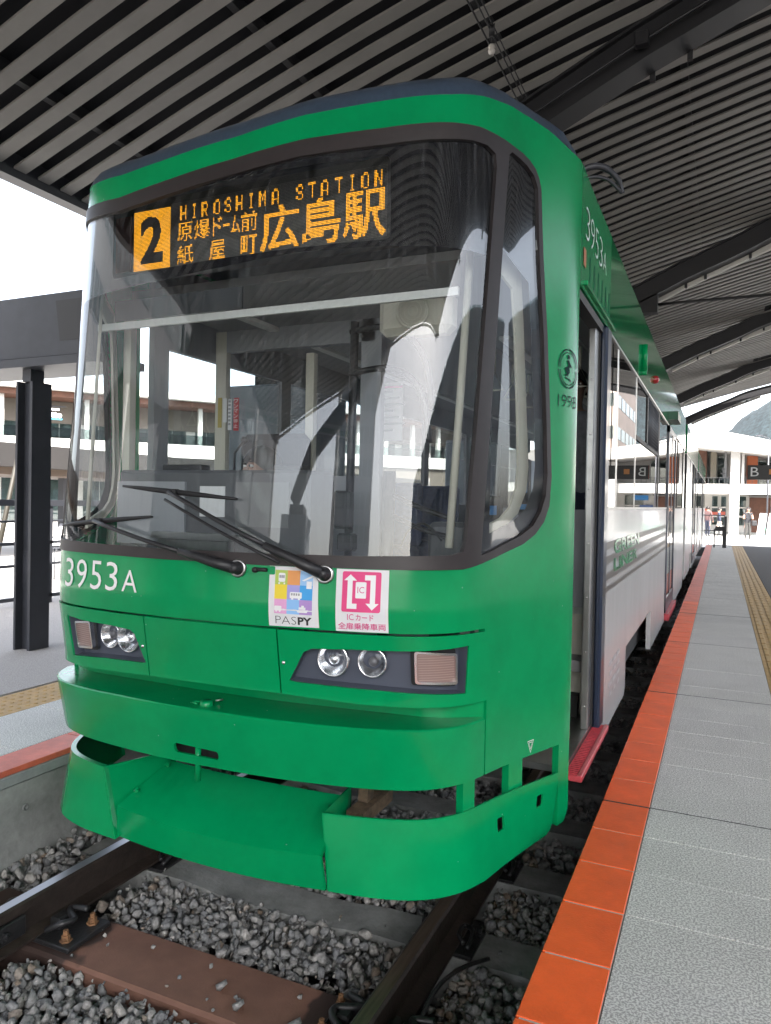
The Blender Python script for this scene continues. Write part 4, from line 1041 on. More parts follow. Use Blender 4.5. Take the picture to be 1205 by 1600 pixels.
tag(j.build('fishplate', IRON), 'black bolted fishplate on the inner side of the left rail', 'fishplate')
SY = [1.53, 2.18] + [2.18 + .635 * k for k in range(1, 17)]
def concrete_sleeper_mesh():
    b = MB(); x0, x1 = -2.84, -.585
    pr_ = [(-.13, -.36), (.13, -.36), (.105, -.17), (-.105, -.17)]
    pts = [(x0, 0), (x0 + .05, .0), (-2.2, -.0), (-2.0, -.02), (-1.45, -.02), (-1.25, 0), (x1 - .05, 0), (x1, 0)]
    b.sweep(pr_, [((x, 0, dz), (0, 1, 0), (0, 0, 1)) for x, dz in pts]); me = b.mesh('concrete_sleeper'); me.materials.append(CONCS); return me
def clip_mb(x, y, top):
    b = MB(); b.box((x - .13, y - .10, top), (x + .13, y + .10, top + .015), 0, .003)
    for s in (-1, 1):
        b.tube(curve_pts([(x + s * .10, y - .06, top + .02), (x + s * .10, y + .02, top + .045), (x + s * .055, y + .05, top + .045), (x + s * .05, y - .01, top + .04), (x + s * .08, y - .045, top + .03)], 4), .010, 6)
        b.lathe((x + s * .115, y + .055, top + .014), (0, 0, 1), [(.018, 0), (.018, .014), (.011, .016), (.011, .036), (0, .036)], 6, 0, False)
    return b
me = concrete_sleeper_mesh()
base = None
for i, y in enumerate(SY):
    if i == 1 or y > 26: continue
    if base is None:
        base = empty('concrete_sleeper', (0, y, 0)); o = bpy.data.objects.new('sleeper_beam', me); COL.objects.link(o); o.parent = base
        for x in (-2.470, -.963): clip_mb(x, y, -.172).build('rail_clip', IRON, base)
        s = base
    else: s = copy_tree(base, (0, y, 0))
    nth = ['first', '', 'first', 'second', 'third', 'fourth', 'fifth', 'sixth', 'seventh', 'eighth', 'ninth', 'tenth', 'eleventh', 'twelfth', 'thirteenth', 'fourteenth', 'fifteenth', 'sixteenth', 'seventeenth'][i]
    tag(s, 'grey concrete sleeper in front of the brown one, at the bottom edge of the view' if i == 0 else nth + ' grey concrete sleeper behind the brown one, counted along the right rail', 'sleeper', 'concrete sleepers under the tram track')
bs = empty('brown_sleeper', (-1.71, 2.18, -.36), 'wide reddish brown sleeper with dark wet ends in front of the tram', 'sleeper')
BRS = mat('brown sleeper', (.17, .085, .058), .75, var=.14, scale=5, bump=.15, bscale=120)
bsm = BRS.node_tree; _b = bsm.nodes['Principled BSDF']   # wet stains near both rails
tcn = bsm.nodes.new('ShaderNodeTexCoord'); sx = bsm.nodes.new('ShaderNodeSeparateXYZ'); bsm.links.new(tcn.outputs['Object'], sx.inputs[0])
nz = bsm.nodes.new('ShaderNodeTexNoise'); nz.inputs['Scale'].default_value = 7; bsm.links.new(tcn.outputs['Object'], nz.inputs['Vector'])
ab = bsm.nodes.new('ShaderNodeMath'); ab.operation = 'ABSOLUTE'; bsm.links.new(sx.outputs['X'], ab.inputs[0])
ad = bsm.nodes.new('ShaderNodeMath'); ad.operation = 'MULTIPLY_ADD'; ad.inputs[1].default_value = .28; bsm.links.new(nz.outputs['Fac'], ad.inputs[0]); bsm.links.new(ab.outputs[0], ad.inputs[2])
rp = bsm.nodes.new('ShaderNodeMapRange'); rp.inputs[1].default_value = .595; rp.inputs[2].default_value = .625; bsm.links.new(ad.outputs[0], rp.inputs[0])
mxx = bsm.nodes.new('ShaderNodeMixRGB'); mxx.inputs[2].default_value = (.040, .022, .017, 1)
bsm.links.new(_b.inputs['Base Color'].links[0].from_socket, mxx.inputs[1]); bsm.links.new(rp.outputs[0], mxx.inputs[0]); bsm.links.new(mxx.outputs[0], _b.inputs['Base Color'])
b = MB(); b.box((-2.87, 2.035, -.36), (-.555, 2.325, -.168), 0, .012); b.build('sleeper_beam', BRS, bs)
for x, side in ((-2.470, 1), (-.963, -1)):
    b = MB(); b.box((x - .19, 2.07, -.168), (x + .22 * side + .02, 2.29, -.148), 0, .004)
    pl_ = b.build('base_plate', IRON, bs)
    for s in (1, -1):
        xx = x + s * .11
        b = MB(); b.tube(curve_pts([(xx - .02 * s, 2.10, -.125), (xx + .04 * s, 2.12, -.095), (xx + .055 * s, 2.17, -.10), (xx - .0 * s, 2.20, -.10), (xx - .02 * s, 2.23, -.10), (xx + .045 * s, 2.25, -.10)], 5), .013, 8)
        b.box((xx - .05, 2.14, -.148), (xx + .005, 2.22, -.10), 0, .008); b.build('spring_clip', IRON, pl_)
        for yy in (2.11, 2.245):
            b = MB(); b.lathe((x + s * .185, yy, -.148), (0, 0, 1), [(.024, 0), (.024, .006), (.016, .008), (.016, .024), (.010, .025), (.010, .042), (0, .042)], 6, 0, False); b.build('coach_bolt', RUST, pl_)
# cable bundle with wire ties along the right rail
cb = empty('cable_bundle', (-.88, 1, -.1), 'black cable bundle with pale wire ties along the right rail', 'cable')
b = MB()
for k, (dx, dz) in enumerate(((.055, -.075), (.080, -.085), (.068, -.055), (.095, -.10))):
    b.tube([(-.963 + dx + .006 * math.sin(y * 5 + k), y, dz + .004 * math.sin(y * 7 + 2 * k)) for y in np.linspace(.6, 2.15, 20)], .013, 6)
b.build('cable', mat('black cable', (.010, .010, .011), .5), cb)
b = MB()
for y in (1.12, 1.28, 1.46, 1.50, 1.72, 1.74, 1.98):
    b.tube([(-.963 + .075 + .045 * math.cos(a), y + .01 * math.sin(a), -.075 + .045 * math.sin(a)) for a in np.linspace(0, 5.6, 12)], .0022, 5)
b.build('wire_tie', mat('pale tie wire', (.55, .53, .48), .4), cb)
b = MB(); b.tube(curve_pts([(-.86, 2.22, -.12), (-.84, 2.35, -.06), (-.82, 2.55, -.10), (-.76, 2.70, -.13)], 6), .008, 6); tag(b.build('bond_wire', IRON), 'thin dark bond wire looping beside the right rail', 'wire')

# ballast: thousands of angular stones, one object (nobody could count them)
def hull(seed, n=15):
    r = random.Random(seed); bm = bmesh.new()
    for _ in range(n):
        v = Vector((r.gauss(0, 1), r.gauss(0, 1), r.gauss(0, 1))).normalized() * r.uniform(.82, 1.05); bm.verts.new((v.x * r.uniform(.95, 1.05), v.y * .82, v.z * .66))
    geo = bmesh.ops.convex_hull(bm, input=bm.verts)
    bmesh.ops.delete(bm, geom=[v for v in bm.verts if not v.link_faces], context='VERTS')
    bm.verts.index_update(); V = np.array([v.co[:] for v in bm.verts]); F = np.array([[v.index for v in f.verts] for f in bm.faces]); bm.free(); return V, F
HULLS = [hull(100 + i) for i in range(14)]
def rot(rg):
    q = rg.normal(size=4); q /= np.linalg.norm(q); w, x, y, z = q
    return np.array([[1 - 2 * (y * y + z * z), 2 * (x * y - z * w), 2 * (x * z + y * w)], [2 * (x * y + z * w), 1 - 2 * (x * x + z * z), 2 * (y * z - x * w)], [2 * (x * z - y * w), 2 * (y * z + x * w), 1 - 2 * (x * x + y * y)]])
def in_sleeper(x, y):
    for i, s in enumerate(SY):
        h = .155 if i == 1 else .118
        if abs(y - s) < h and -2.87 < x < -.56: return True
    return False
def stones(pts, name):
    rg = np.random.default_rng(5); VV = []; FF = []; CC = []; k = 0
    for x, y, z, r, tone in pts:
        V, F = HULLS[rg.integers(len(HULLS))]
        P = (V * r * rg.uniform(.8, 1.2, 3)) @ rot(rg).T + (x, y, z)
        VV.append(P); FF.append(F + k); CC.append(np.full(len(F), tone)); k += len(P)
    V = np.concatenate(VV); F = np.concatenate(FF); C_ = np.concatenate(CC)
    me = bpy.data.meshes.new(name); me.vertices.add(len(V)); me.vertices.foreach_set('co', V.ravel())
    me.loops.add(len(F) * 3); me.loops.foreach_set('vertex_index', F.ravel().astype(np.int32))
    me.polygons.add(len(F)); me.polygons.foreach_set('loop_start', np.arange(0, len(F) * 3, 3, dtype=np.int32)); me.polygons.foreach_set('loop_total', np.full(len(F), 3, np.int32))
    at = me.attributes.new('tone', 'FLOAT', 'FACE'); at.data.foreach_set('value', C_)
    me.update(); me.validate(); return me
STONE = mat('ballast stone', (.2, .2, .2), .85, bump=.5, bscale=160)
nt = STONE.node_tree; at = nt.nodes.new('ShaderNodeAttribute'); at.attribute_name = 'tone'
rp = nt.nodes.new('ShaderNodeValToRGB'); e = rp.color_ramp.elements
e[0].position = 0; e[0].color = (.13, .135, .14, 1); e[1].position = 1; e[1].color = (.17, .12, .08, 1)
for p_, c_ in ((.35, (.19, .192, .19, 1)), (.7, (.255, .248, .235, 1)), (.93, (.34, .325, .30, 1))): q = e.new(p_); q.color = c_
tcn = nt.nodes.new('ShaderNodeTexCoord'); nn_ = nt.nodes.new('ShaderNodeTexNoise'); nn_.inputs['Scale'].default_value = 70; nn_.inputs['Detail'].default_value = 6
nt.links.new(tcn.outputs['Object'], nn_.inputs['Vector']); mr = nt.nodes.new('ShaderNodeMapRange'); mr.inputs[1].default_value = .3; mr.inputs[2].default_value = .7; mr.inputs[3].default_value = .7; mr.inputs[4].default_value = 1.35
mm = nt.nodes.new('ShaderNodeMixRGB'); mm.blend_type = 'MULTIPLY'; mm.inputs[0].default_value = 1
nt.links.new(at.outputs['Fac'], rp.inputs[0]); nt.links.new(nn_.outputs['Fac'], mr.inputs[0]); nt.links.new(rp.outputs[0], mm.inputs[1]); nt.links.new(mr.outputs[0], mm.inputs[2])
nt.links.new(mm.outputs[0], nt.nodes['Principled BSDF'].inputs['Base Color'])
pts = []; rg = np.random.default_rng(3)
def scatter(x0, x1, y0, y1, sp_, lay):
    for L_ in range(lay):
        for x in np.arange(x0, x1, sp_):
            for y in np.arange(y0, y1, sp_):
                xx = x + rg.uniform(-.6, .6) * sp_; yy = y + rg.uniform(-.6, .6) * sp_
                if in_sleeper(xx, yy): continue
                if abs(xx + 2.47) < .085 or abs(xx + .963) < .085: continue
                if LX - .02 > xx or xx > RX + .01: continue
                r = rg.choice([rg.uniform(.42, .7), rg.uniform(.7, 1.0), rg.uniform(.9, 1.18)], p=[.35, .45, .2]) * sp_ * .74
                edge = .05 * max(0, 1 - (xx - LX) / .35) + .06 * max(0, 1 - (RX - xx) / .2)
                pts.append((xx, yy, -.228 + L_ * .022 + edge + rg.uniform(-.014, .014) - (.02 if abs(yy - 2.18) < .2 else 0), r, (rg.uniform(.93, 1) if rg.random() < (.45 if min(abs(xx + 2.47), abs(xx + .963)) < .19 else .03) else min(.95, rg.beta(2.2, 2.4)))))
scatter(-2.96, -.43, 1.0, 3.3, .043, 3)
scatter(-2.96, -.43, 3.2, 5.2, .052, 2)
for _ in range(2600):      # chips and fines between the stones and on the sleepers
    xx = rg.uniform(-2.95, -.44); yy = rg.uniform(1.0, 3.4)
    if abs(xx + 2.47) < .07 or abs(xx + .963) < .07 or (in_sleeper(xx, yy) and rg.random() < .93): continue
    r = rg.uniform(.006, .014); pts.append((xx, yy, (-.166 if in_sleeper(xx, yy) else -.185 + rg.uniform(-.01, .012)) + r * .4, r, rg.random()))
scatter(-1.0, -.40, 5.2, 10, .06, 2)
scatter(-1.0, -.40, 10, 24, .11, 2)
tag(link('ballast', stones(pts, 'ballast'), STONE), kind='stuff')
for (x, y, lab, r) in ((-1.585, 2.16, 'loose grey stone lying near the middle of the brown sleeper', .030), (-1.47, 2.10, 'loose bluish stone lying right of centre on the brown sleeper', .030),
                       (-1.245, 2.10, 'loose upright stone at the wet right end of the brown sleeper', .034), (-1.70, 2.315, 'loose stone on the rear edge of the brown sleeper', .034)):
    me = stones([(0, 0, 0, r, .55)], 'ballast_stone'); o = link('ballast_stone', me, STONE); o.location = (x, y, -.168 + r * .62); tag(o, lab, 'stone', 'loose stones on the brown sleeper')

# ------------------------------------------------------------------ canopy over both platforms
cp_ = empty('station_canopy', (-5.1, 12, 0), 'large slatted grey canopy with curved black beams arching over the tram', 'canopy')
def zc(x): u = x + 5.1; return 1.587 + 2.51 + .335 * u - .0078 * u * u
BP = [(-3.75, 1.15), (-3.2, 1.95), (-2.5, 2.43), (-1.8, 2.80), (-1.2, 3.09), (-.57, 3.385), (0, 3.61), (.3, 3.735), (.6, 3.88), (.88, 3.985), (1.2, 4.07), (1.54, 4.15), (2.2, 4.33), (3, 4.52), (4.5, 4.82), (7, 5.2), (9.5, 5.45)]
def zb(x): return 1.587 + float(np.interp(x, [p[0] for p in BP], [p[1] for p in BP]))
XR = 9.5
def slat_mesh(xe):
    b = MB(); xs_ = np.linspace(-5.06, xe, 12 if xe > 3 else 8)
    b.sweep([(-.056, 0), (.056, 0), (.056, .018), (.051, .018), (.051, .004), (-.051, .004), (-.051, .018), (-.056, .018)], [((x, 0, zc(x)), (0, 1, 0), (0, 0, 1)) for x in xs_])
    me = b.mesh('slat'); me.materials.append(SLATM); return me
BY = [-5.8, .17] + [6.17 + 6.0 * k for k in range(5)]
sl, ss_ = slat_mesh(XR), slat_mesh(.73)
y = -7.0
while y < 29.3:
    dmin = min(((yb - .17) - y for yb in BY), key=lambda t: abs(t))
    o = bpy.data.objects.new('slat', ss_ if .15 < dmin < .62 and y > 7 else sl); COL.objects.link(o); o.parent = cp_; o.location = Vector((0, y + rnd.uniform(-.003, .003), rnd.uniform(-.003, .003))) - Vector(cp_.location); y += .2225
def strip_path(zf, off, xs_): return [(x, zf(x) + off) for x in xs_]
b = MB(); xs_ = np.linspace(-5.10, XR + .05, 14)
b.sweep([(-7.1, .13), (29.5, .13), (29.5, .34), (-7.1, .34)], [((x, 0, zc(x)), (0, 1, 0), (0, 0, 1)) for x in xs_]); b.build('roof_deck', DECKM, cp_)
for x in (-4.4, -3.0, -1.7, -.4, .9, 2.2, 3.5, 5.0, 6.5, 8.0):
    b = MB(); b.box((x - .03, -7, zc(x) + .04), (x + .03, 29.4, zc(x) + .13)); b.build('purlin', mat('dark purlin', (.03, .03, .032), .6), cp_)
b = MB(); b.box((-5.20, -7.15, zc(-5.1) - .045), (-5.07, 29.55, zc(-5.1) + .36)); b.build('eave_fascia', DARKSTEEL, cp_)
b = MB(); b.box((XR, -7.15, zc(XR) - .05), (XR + .12, 29.55, zc(XR) + .4)); b.build('eave_fascia', DARKSTEEL, cp_)
bx = [p[0] for p in BP]
for yk in BY:
    path = []
    for i, x in enumerate(bx):
        t = Vector((bx[min(i + 1, len(bx) - 1)] - bx[max(i - 1, 0)], 0, zb(bx[min(i + 1, len(bx) - 1)]) - zb(bx[max(i - 1, 0)]))).normalized()
        path.append(((x, yk, zb(x)), (0, 1, 0), (-t.z, 0, t.x)))
    b = MB(); b.sweep([(-.27, 0), (0, 0), (0, .022), (-.05, .022), (-.05, .26), (0, .26), (0, .28), (-.27, .28), (-.27, .26), (-.22, .26), (-.22, .022), (-.27, .022)], path); bo = b.build('beam', BEAMM, cp_)
    b = MB()
    for xa, xb in () if yk < 7 else ((-1.10, -.58), (-.56, .29), (.31, 1.2)):
        b.extr([(xa, yk + .002, zb(xa) - .055), (xb, yk + .002, zb(xb) - .055), (xb, yk + .002, zb(xb) + .03), (xa, yk + .002, zb(xa) + .03)], (0, .10, 0))
    b.build('pale_strip', mat('pale strip', (.62, .60, .55), .5), bo)  # pale boxed panels along the far lower edge of the beam
    for x in (-.57, -.3, .30, .75):
        b = MB(); b.box((x - .02, yk - .01, zb(x) - .06), (x + .02, yk + .03, zb(x) + .02)); b.build('conduit_clip', BEAMM, bo)
    b = MB(); b.box((-4.2, yk - .52, PZ), (-3.30, yk + .18, 2.62), 0, .02); p = b.build('canopy_pier', CONCB)
    k = BY.index(yk)
    tag(p, 'grey concrete canopy pier on the left platform, ' + ['behind the photographer', 'just before the tram', 'beside the tram cab, seen through the windscreen', 'beside the first car of the tram', 'beside the second car', 'near the tail of the tram', 'last of the row past the tram'][k], 'pier', 'concrete piers carrying the canopy')
    b = MB(); b.box((-3.95, yk - .42, 2.62), (-3.45, yk + .08, 2.78)); b.build('shoe', BEAMM, p)
# conduit and junction boxes on the underside near the second beam
b = MB(); b.tube([(x, 6.17 - .30, zb(x) + .12) for x in np.linspace(-1.6, 1.6, 9)], .012, 6); b.build('conduit', BEAMM, cp_)
for x in (-.62, .32): b = MB(); b.box((x - .05, 5.82, zb(x) + .07), (x + .05, 5.895, zb(x) + .17), 0, .005); b.build('junction_box', BEAMM, cp_)
# wires
b = MB(); b.tube([(-1.62, -8, 4.93), (-1.62, 29, 4.93)], .007, 6); tag(b.build('contact_wire', IRON), 'black contact wire running above the tram, the left one', 'wire')
b = MB(); b.tube([(-1.535, -8, 4.86), (-1.535, 29, 4.86)], .005, 6); b.tube([(-1.52, -8, 4.90), (-1.52, 29, 4.90)], .005, 6); tag(b.build('contact_wire', IRON), 'twin black wire beside the contact wire, with a pulley', 'wire')
it = empty('wire_insulator', (-1.56, 5.15, 4.9), 'small white insulator and black pulley hanging between the wires', 'insulator')
b = MB(); b.lathe((-1.59, 5.22, 4.865), (0, 0, 1), [(0, -.035), (.022, -.03), (.028, -.01), (.02, 0), (.028, .012), (.020, .032), (0, .035)], 12); b.build('insulator', mat('porcelain', (.72, .68, .62), .25), it)
b = MB(); b.lathe((-1.53, 5.02, 4.87), (1, .3, 0), [(0, -.02), (.045, -.02), (.035, 0), (.045, .02), (0, .02)], 14); b.tube([(-1.53, 5.05, 4.88), (-1.585, 5.2, 4.90), (-1.595, 5.24, 4.84)], .005, 6); b.build('pulley', IRON, it)
b = MB(); b.tube([(-1.2, 12.0, 4.655), (7, 12.0, 4.655)], .022, 8); b.box((-1.25, 11.9, 4.52), (-.95, 12.1, 4.80)); tag(b.build('tie_rod', BEAMM), 'thin black tie rod crossing under the canopy behind the second beam', 'rod')

# ------------------------------------------------------------------ left platform: post, cross beam, fence
pt_ = empty('steel_post', (-5.15, 4.4, PZ), 'dark charcoal steel column standing on the left platform', 'post')
b = MB(); b.box((-5.235, 4.255, PZ), (-5.212, 4.43, 2.50)); b.box((-5.108, 4.28, PZ), (-5.078, 4.47, 2.50)); b.box((-5.212, 4.32, PZ), (-5.108, 4.345, 2.50)); b.build('column', DARKSTEEL, pt_)
b = MB(); b.box((-5.205, 4.29, 2.50), (-5.11, 4.42, 2.60)); b.build('column_head', DARKSTEEL, pt_)
b = MB(); b.box((-5.205, 4.312, .82), (-5.115, 4.319, 1.12))
for z in (.86, 1.08):
    for x in (-5.19, -5.13): b.lathe((x + .01, 4.312, z), (0, -1, 0), [(.008, 0), (.008, .006), (0, .006)], 6)
b.build('cover_plate', DARKSTEEL, pt_)
bm_ = empty('cross_beam', (-5, 4.4, 2.6), 'deep charcoal box beam lying across the top of the left steel column', 'beam')
b = MB(); b.box((-9.5, 4.28, 2.685), (-4.3, 4.62, 3.185), 0, .006); b.build('box_girder', DARKSTEEL, bm_)
b = MB(); b.box((-9.5, 4.20, 2.60), (-4.3, 4.70, 2.665)); b.box((-9.5, 4.27, 2.665), (-4.3, 4.62, 2.685)); b.build('bottom_flange', DARKSTEEL, bm_)
b = MB(); b.extr([(-4.78, 4.278, 2.80), (-4.55, 4.278, 2.80), (-4.55, 4.278, 3.12), (-4.83, 4.278, 3.12)], (0, .006, 0)); b.build('joint_plate', mat('dark joint plate', (.022, .021, .022), .5), bm_)
fn_ = empty('platform_fence', (-7.2, 8, PZ), 'black metal fence with thin uprights along the back of the left platform', 'fence')
for z, h, r in ((1.49, .07, .035), (1.28, .025, .015), (1.03, .035, .02), (.78, .03, .018), (.285 + .12, .04, .02)):
    b = MB(); b.box((-7.2 - r, -8, z - h / 2), (-7.2 + r, 27, z + h / 2)); b.build('rail', DARKSTEEL, fn_)
yy = -7.9
while yy < 27:
    b = MB(); b.box((-7.209, yy - .009, .33), (-7.191, yy + .009, 1.49)); b.build('upright', DARKSTEEL, fn_); yy += .56 if yy < 12 else 1.12
b = MB()
for yy in np.arange(-7.5, 27, 2.3): b.box((-7.24, yy, PZ), (-7.18, yy + .06, 1.46))
b.build('fence_post', DARKSTEEL, fn_)
sc_ = empty('shelter_canopy', (-16, 14, 0), 'low brown edged shelter roof of a further platform beyond the fence', 'canopy')
b = MB(); b.box((-19, -4, 2.24), (-15.3, 40, 2.80)); b.build('shelter_roof', mat('taupe fascia', (.020, .0175, .016), .6), sc_)
b = MB(); b.box((-18.9, -4, 2.06), (-15.7, 40, 2.24)); b.build('soffit', mat('brown soffit', (.10, .07, .05), .7), sc_)
for yy in np.arange(2, 40, 6.0): b = MB(); b.box((-17.2, yy + 1.4, 0), (-17.0, yy + 1.6, 2.06)); b.build('shelter_post', DARKSTEEL, sc_)
lp_ = MB(); lp_.tube([(-9.65, 7.4, 0), (-9.50, 7.5, .95), (-9.28, 7.6, 2.2)], [.04, .036, .03], 8); tag(lp_.build('leaning_pole', mat('bamboo brown', (.016, .013, .007), .6)), 'thin brown pole leaning behind the fence at the left edge', 'pole')
ab_ = empty('board_sign', (-11.2, 10, 0), 'dark framed sign board tilted back on the ground behind the fence', 'sign')
b = MB(); q = [(-11.43, 10.0, .58), (-10.98, 10.0, .60), (-10.98, 10.15, 1.06), (-11.28, 10.15, 1.05)]
b.extr(q, (0, .04, 0)); b.build('sign_frame', DARKSTEEL, ab_)
b = MB(); b.extr([(-11.36, 9.998, .64), (-11.04, 9.998, .66), (-11.04, 10.148 - .02, 1.01), (-11.25, 10.148 - .02, 1.0)], (0, -.012, 0)); b.build('sign_face', PAPER, ab_)
b = MB(); b.tube([(-11.3, 10.05, .6), (-11.3, 10.05, 0)], .015, 6); b.tube([(-11.05, 10.05, .6), (-11.05, 10.05, 0)], .015, 6); b.build('sign_leg', DARKSTEEL, ab_)

# ------------------------------------------------------------------ buildings
def facade(o, th):
    d = Vector((math.cos(th), math.sin(th), 0)); n = Vector((math.sin(th), -math.cos(th), 0))
    def bx_(b, u0, u1, z0, z1, p0, p1, mi=0):   # p = distance in front of the facade plane
        O = Vector(o); A = O + d * u0 - n * -p0
        vs = []
        for z in (z0, z1):
            for (u, p) in ((u0, p0), (u1, p0), (u1, p1), (u0, p1)): v = O + d * u + n * p; vs.append((v.x, v.y, z))
        b.add(vs, [(0, 1, 2, 3), (7, 6, 5, 4), (0, 4, 5, 1), (1, 5, 6, 2), (2, 6, 7, 3), (3, 7, 4, 0)], mi)
    return bx_, d, n
bx1, d1, n1 = facade((-34.4, 30, 0), R_(53))
LBLD = empty('shop_building', (-34.4, 30, 0), 'white two storey shop building with brown soffit and an etto sign, left beyond the fence', 'building')
b = MB(); bx1(b, -22, 34, 0, 7.4, -9, -2.6); b.build('wall', WALLW, LBLD)
b = MB(); bx1(b, -22, 34, 7.45, 7.86, -9, .4); b.build('roof', WALLW, LBLD)
b = MB(); bx1(b, -22, 34, 7.12, 7.43, -2.6, -.2); b.build('soffit', WALLB, LBLD)
b = MB(); bx1(b, -22, 34, 5.82, 7.10, -2.6, -2.4); b.build('sign_band', mat('taupe band', (.11, .095, .08), .7), LBLD)
b = MB(); bx1(b, -22, 34, 3.95, 4.75, -2.6, .3); b.build('balcony', WALLW, LBLD)
b = MB(); bx1(b, -22, 34, 4.75, 5.35, .1, .14); b.build('balcony_glass', BGLASS, LBLD)
for i in range(24):
    u = -20 + i * 2.2
    b = MB(); bx1(b, u + .3, u + 1.0, 4.78, 5.80, -2.58, -2.5); bx1(b, u + 1.06, u + 1.9, 4.78, 5.80, -2.58, -2.5); b.build('window', BGLASS, LBLD)
    b = MB(); bx1(b, u + .02, u + .26, 3.9, 7.4, -.9, -.6); b.build('column', WALLW, LBLD)
    b = MB(); bx1(b, u + .2, u + 1.1, .1, 2.7, -2.58, -2.5); bx1(b, u + 1.16, u + 2.0, .1, 2.7, -2.58, -2.5); b.build('shop_window', BGLASS, LBLD)
b = MB(); bx1(b, -22, 34, 2.75, 3.9, -2.6, .1); b.build('shop_band', mat('taupe band', (.11, .095, .08), .7), LBLD)
fm = lambda p: plane_map(tuple(Vector((-34.4, 30, 0)) + n1 * p), tuple(d1), (0, 0, 1))
sg = MB(); bx1(sg, .0, 1.0, 6.60, 6.66, -.75, -.7); bx1(sg, .1, .14, 6.40, 6.62, -.75, -.7); bx1(sg, .68, .72, 6.40, 6.62, -.75, -.7); sgo = sg.build('sign_bracket', BEAMM, LBLD)
b = MB(); text_on(b, 'etto', .03, .80, 5.98, 6.30, fm(-.68), 0, .03); bx1(b, .1, .66, 6.40, 6.50, -.70, -.67); b.build('sign_text', mat('lit sign white', (.9, .9, .9), .5, emit=.6), LBLD)
b = MB()
for k in range(16): u = .04 + k * .05; bx1(b, u, u + .045, 5.86 + .02 * (k % 2), 5.92 + .02 * (k % 2), -.70, -.67)
b.build('sign_wave', mat('sign cyan', (.05, .35, .50), .5), LBLD)
# right: the hall beyond the platforms
def fy(px_, py_, y): return px_
HB = empty('station_hall', (0, 46, 0), 'white two storey hall with balcony and brown doors at the end of the platform', 'building')
def hb(name, m, *boxes, par=None):
    b = MB()
    for x0, x1, z0, z1, y0, y1 in boxes: b.box((x0, y0, z0), (x1, y1, z1))
    return b.build(name, m, par or HB)
hb('wall', WALLW, (-16, 30, 0, 5.2, 49.0, 58))
b = MB(); b.extr([(-14, 45.2, 8.9), (-1.87, 45.2, 6.25), (2.4, 45.2, 5.27), (12, 45.2, 3.2 + .9), (12, 45.2, 3.7), (2.4, 45.2, 4.50), (-1.33, 45.2, 4.96), (-14, 45.2, 6.6)], (0, 14, 0)); b.build('roof', WALLW, HB)
b = MB(); b.extr([(-14, 45.17, 8.2), (-1.52, 45.17, 5.95), (2.4, 45.17, 5.20), (2.4, 45.17, 5.17), (-1.52, 45.17, 5.92), (-14, 45.17, 8.17)], (0, .03, 0)); b.build('roof_joint', mat('grey joint', (.2, .2, .2), .7), HB)
hb('balcony', WALLW, (-16, 30, 2.36, 2.92, 46.2, 49))
hb('balcony_rail', mat('dark rail', (.06, .06, .06), .5), (-1.0, 4, 3.26, 3.29, 46.3, 46.34), *[(-1.0 + k * .28, -.98 + k * .28, 2.92, 3.27, 46.3, 46.33) for k in range(16)])
hb('balcony_glass', BGLASS, (-.95, .35, 2.95, 3.25, 46.36, 46.38))
hb('column', WALLW, (.42, .90, 0, 4.9, 46.0, 46.5)); hb('column', WALLW, (.98, 1.12, 2.9, 4.9, 46.25, 46.5)); hb('column', WALLW, (-4.2, -3.7, 0, 5.2, 46.0, 46.5)); hb('column', WALLW, (4.6, 5.1, 0, 4.2, 46.0, 46.5))
hb('upper_panel', WALLB, (-1.4, -.85, 2.92, 4.95, 47.8, 48.98)); hb('upper_panel', mat('orange cladding', (.42, .12, .05), .7), (1.30, 1.85, 2.92, 4.6, 47.8, 48.98)); hb('upper_panel', mat('khaki cladding', (.25, .22, .17), .7), (-.65, -.32, 2.92, 4.9, 48.0, 48.98))
hb('upper_post', mat('grey post', (.14, .14, .14), .6), (.10, .22, 2.92, 4.9, 46.6, 46.8))
hb('window', BGLASS, (-.25, .08, 2.95, 4.7, 48.9, 48.98)); hb('window', BGLASS, (1.9, 2.9, 2.95, 4.4, 48.9, 48.98))
hb('door', WALLB, (1.50, 2.62, .15, 2.20, 48.88, 48.98)); hb('door', WALLB, (-6, -4.6, .15, 2.20, 48.88, 48.98))
for x0, x1 in ((-.52, -.22), (-.02, .25), (.92, 1.32), (-2.4, -1.6), (3.3, 4.4)):
    w = hb('window', BGLASS, (x0, x1, .55, 2.25, 48.9, 48.98)); hb('window_bar', WALLW, (x0, x1, 1.0, 1.12, 48.84, 48.9), (x0, x1, 1.55, 1.64, 48.84, 48.9), par=w)
hb('notice_board', mat('blue notice', (.05, .10, .25), .5), (2.72, 3.5, .9, 1.65, 48.8, 48.98))
hb('plinth', CONC, (-16, 30, 0, .14, 48.7, 49))
# reddish shop strip low on the hall front
hb('poster_panel', mat('faded red print', (.45, .10, .07), .6), (-.52, -.20, 1.15, 1.32, 48.85, 48.9), (-.02, .22, 1.15, 1.34, 48.85, 48.9), (-1.0, -.75, .95, 1.5, 48.85, 48.9))

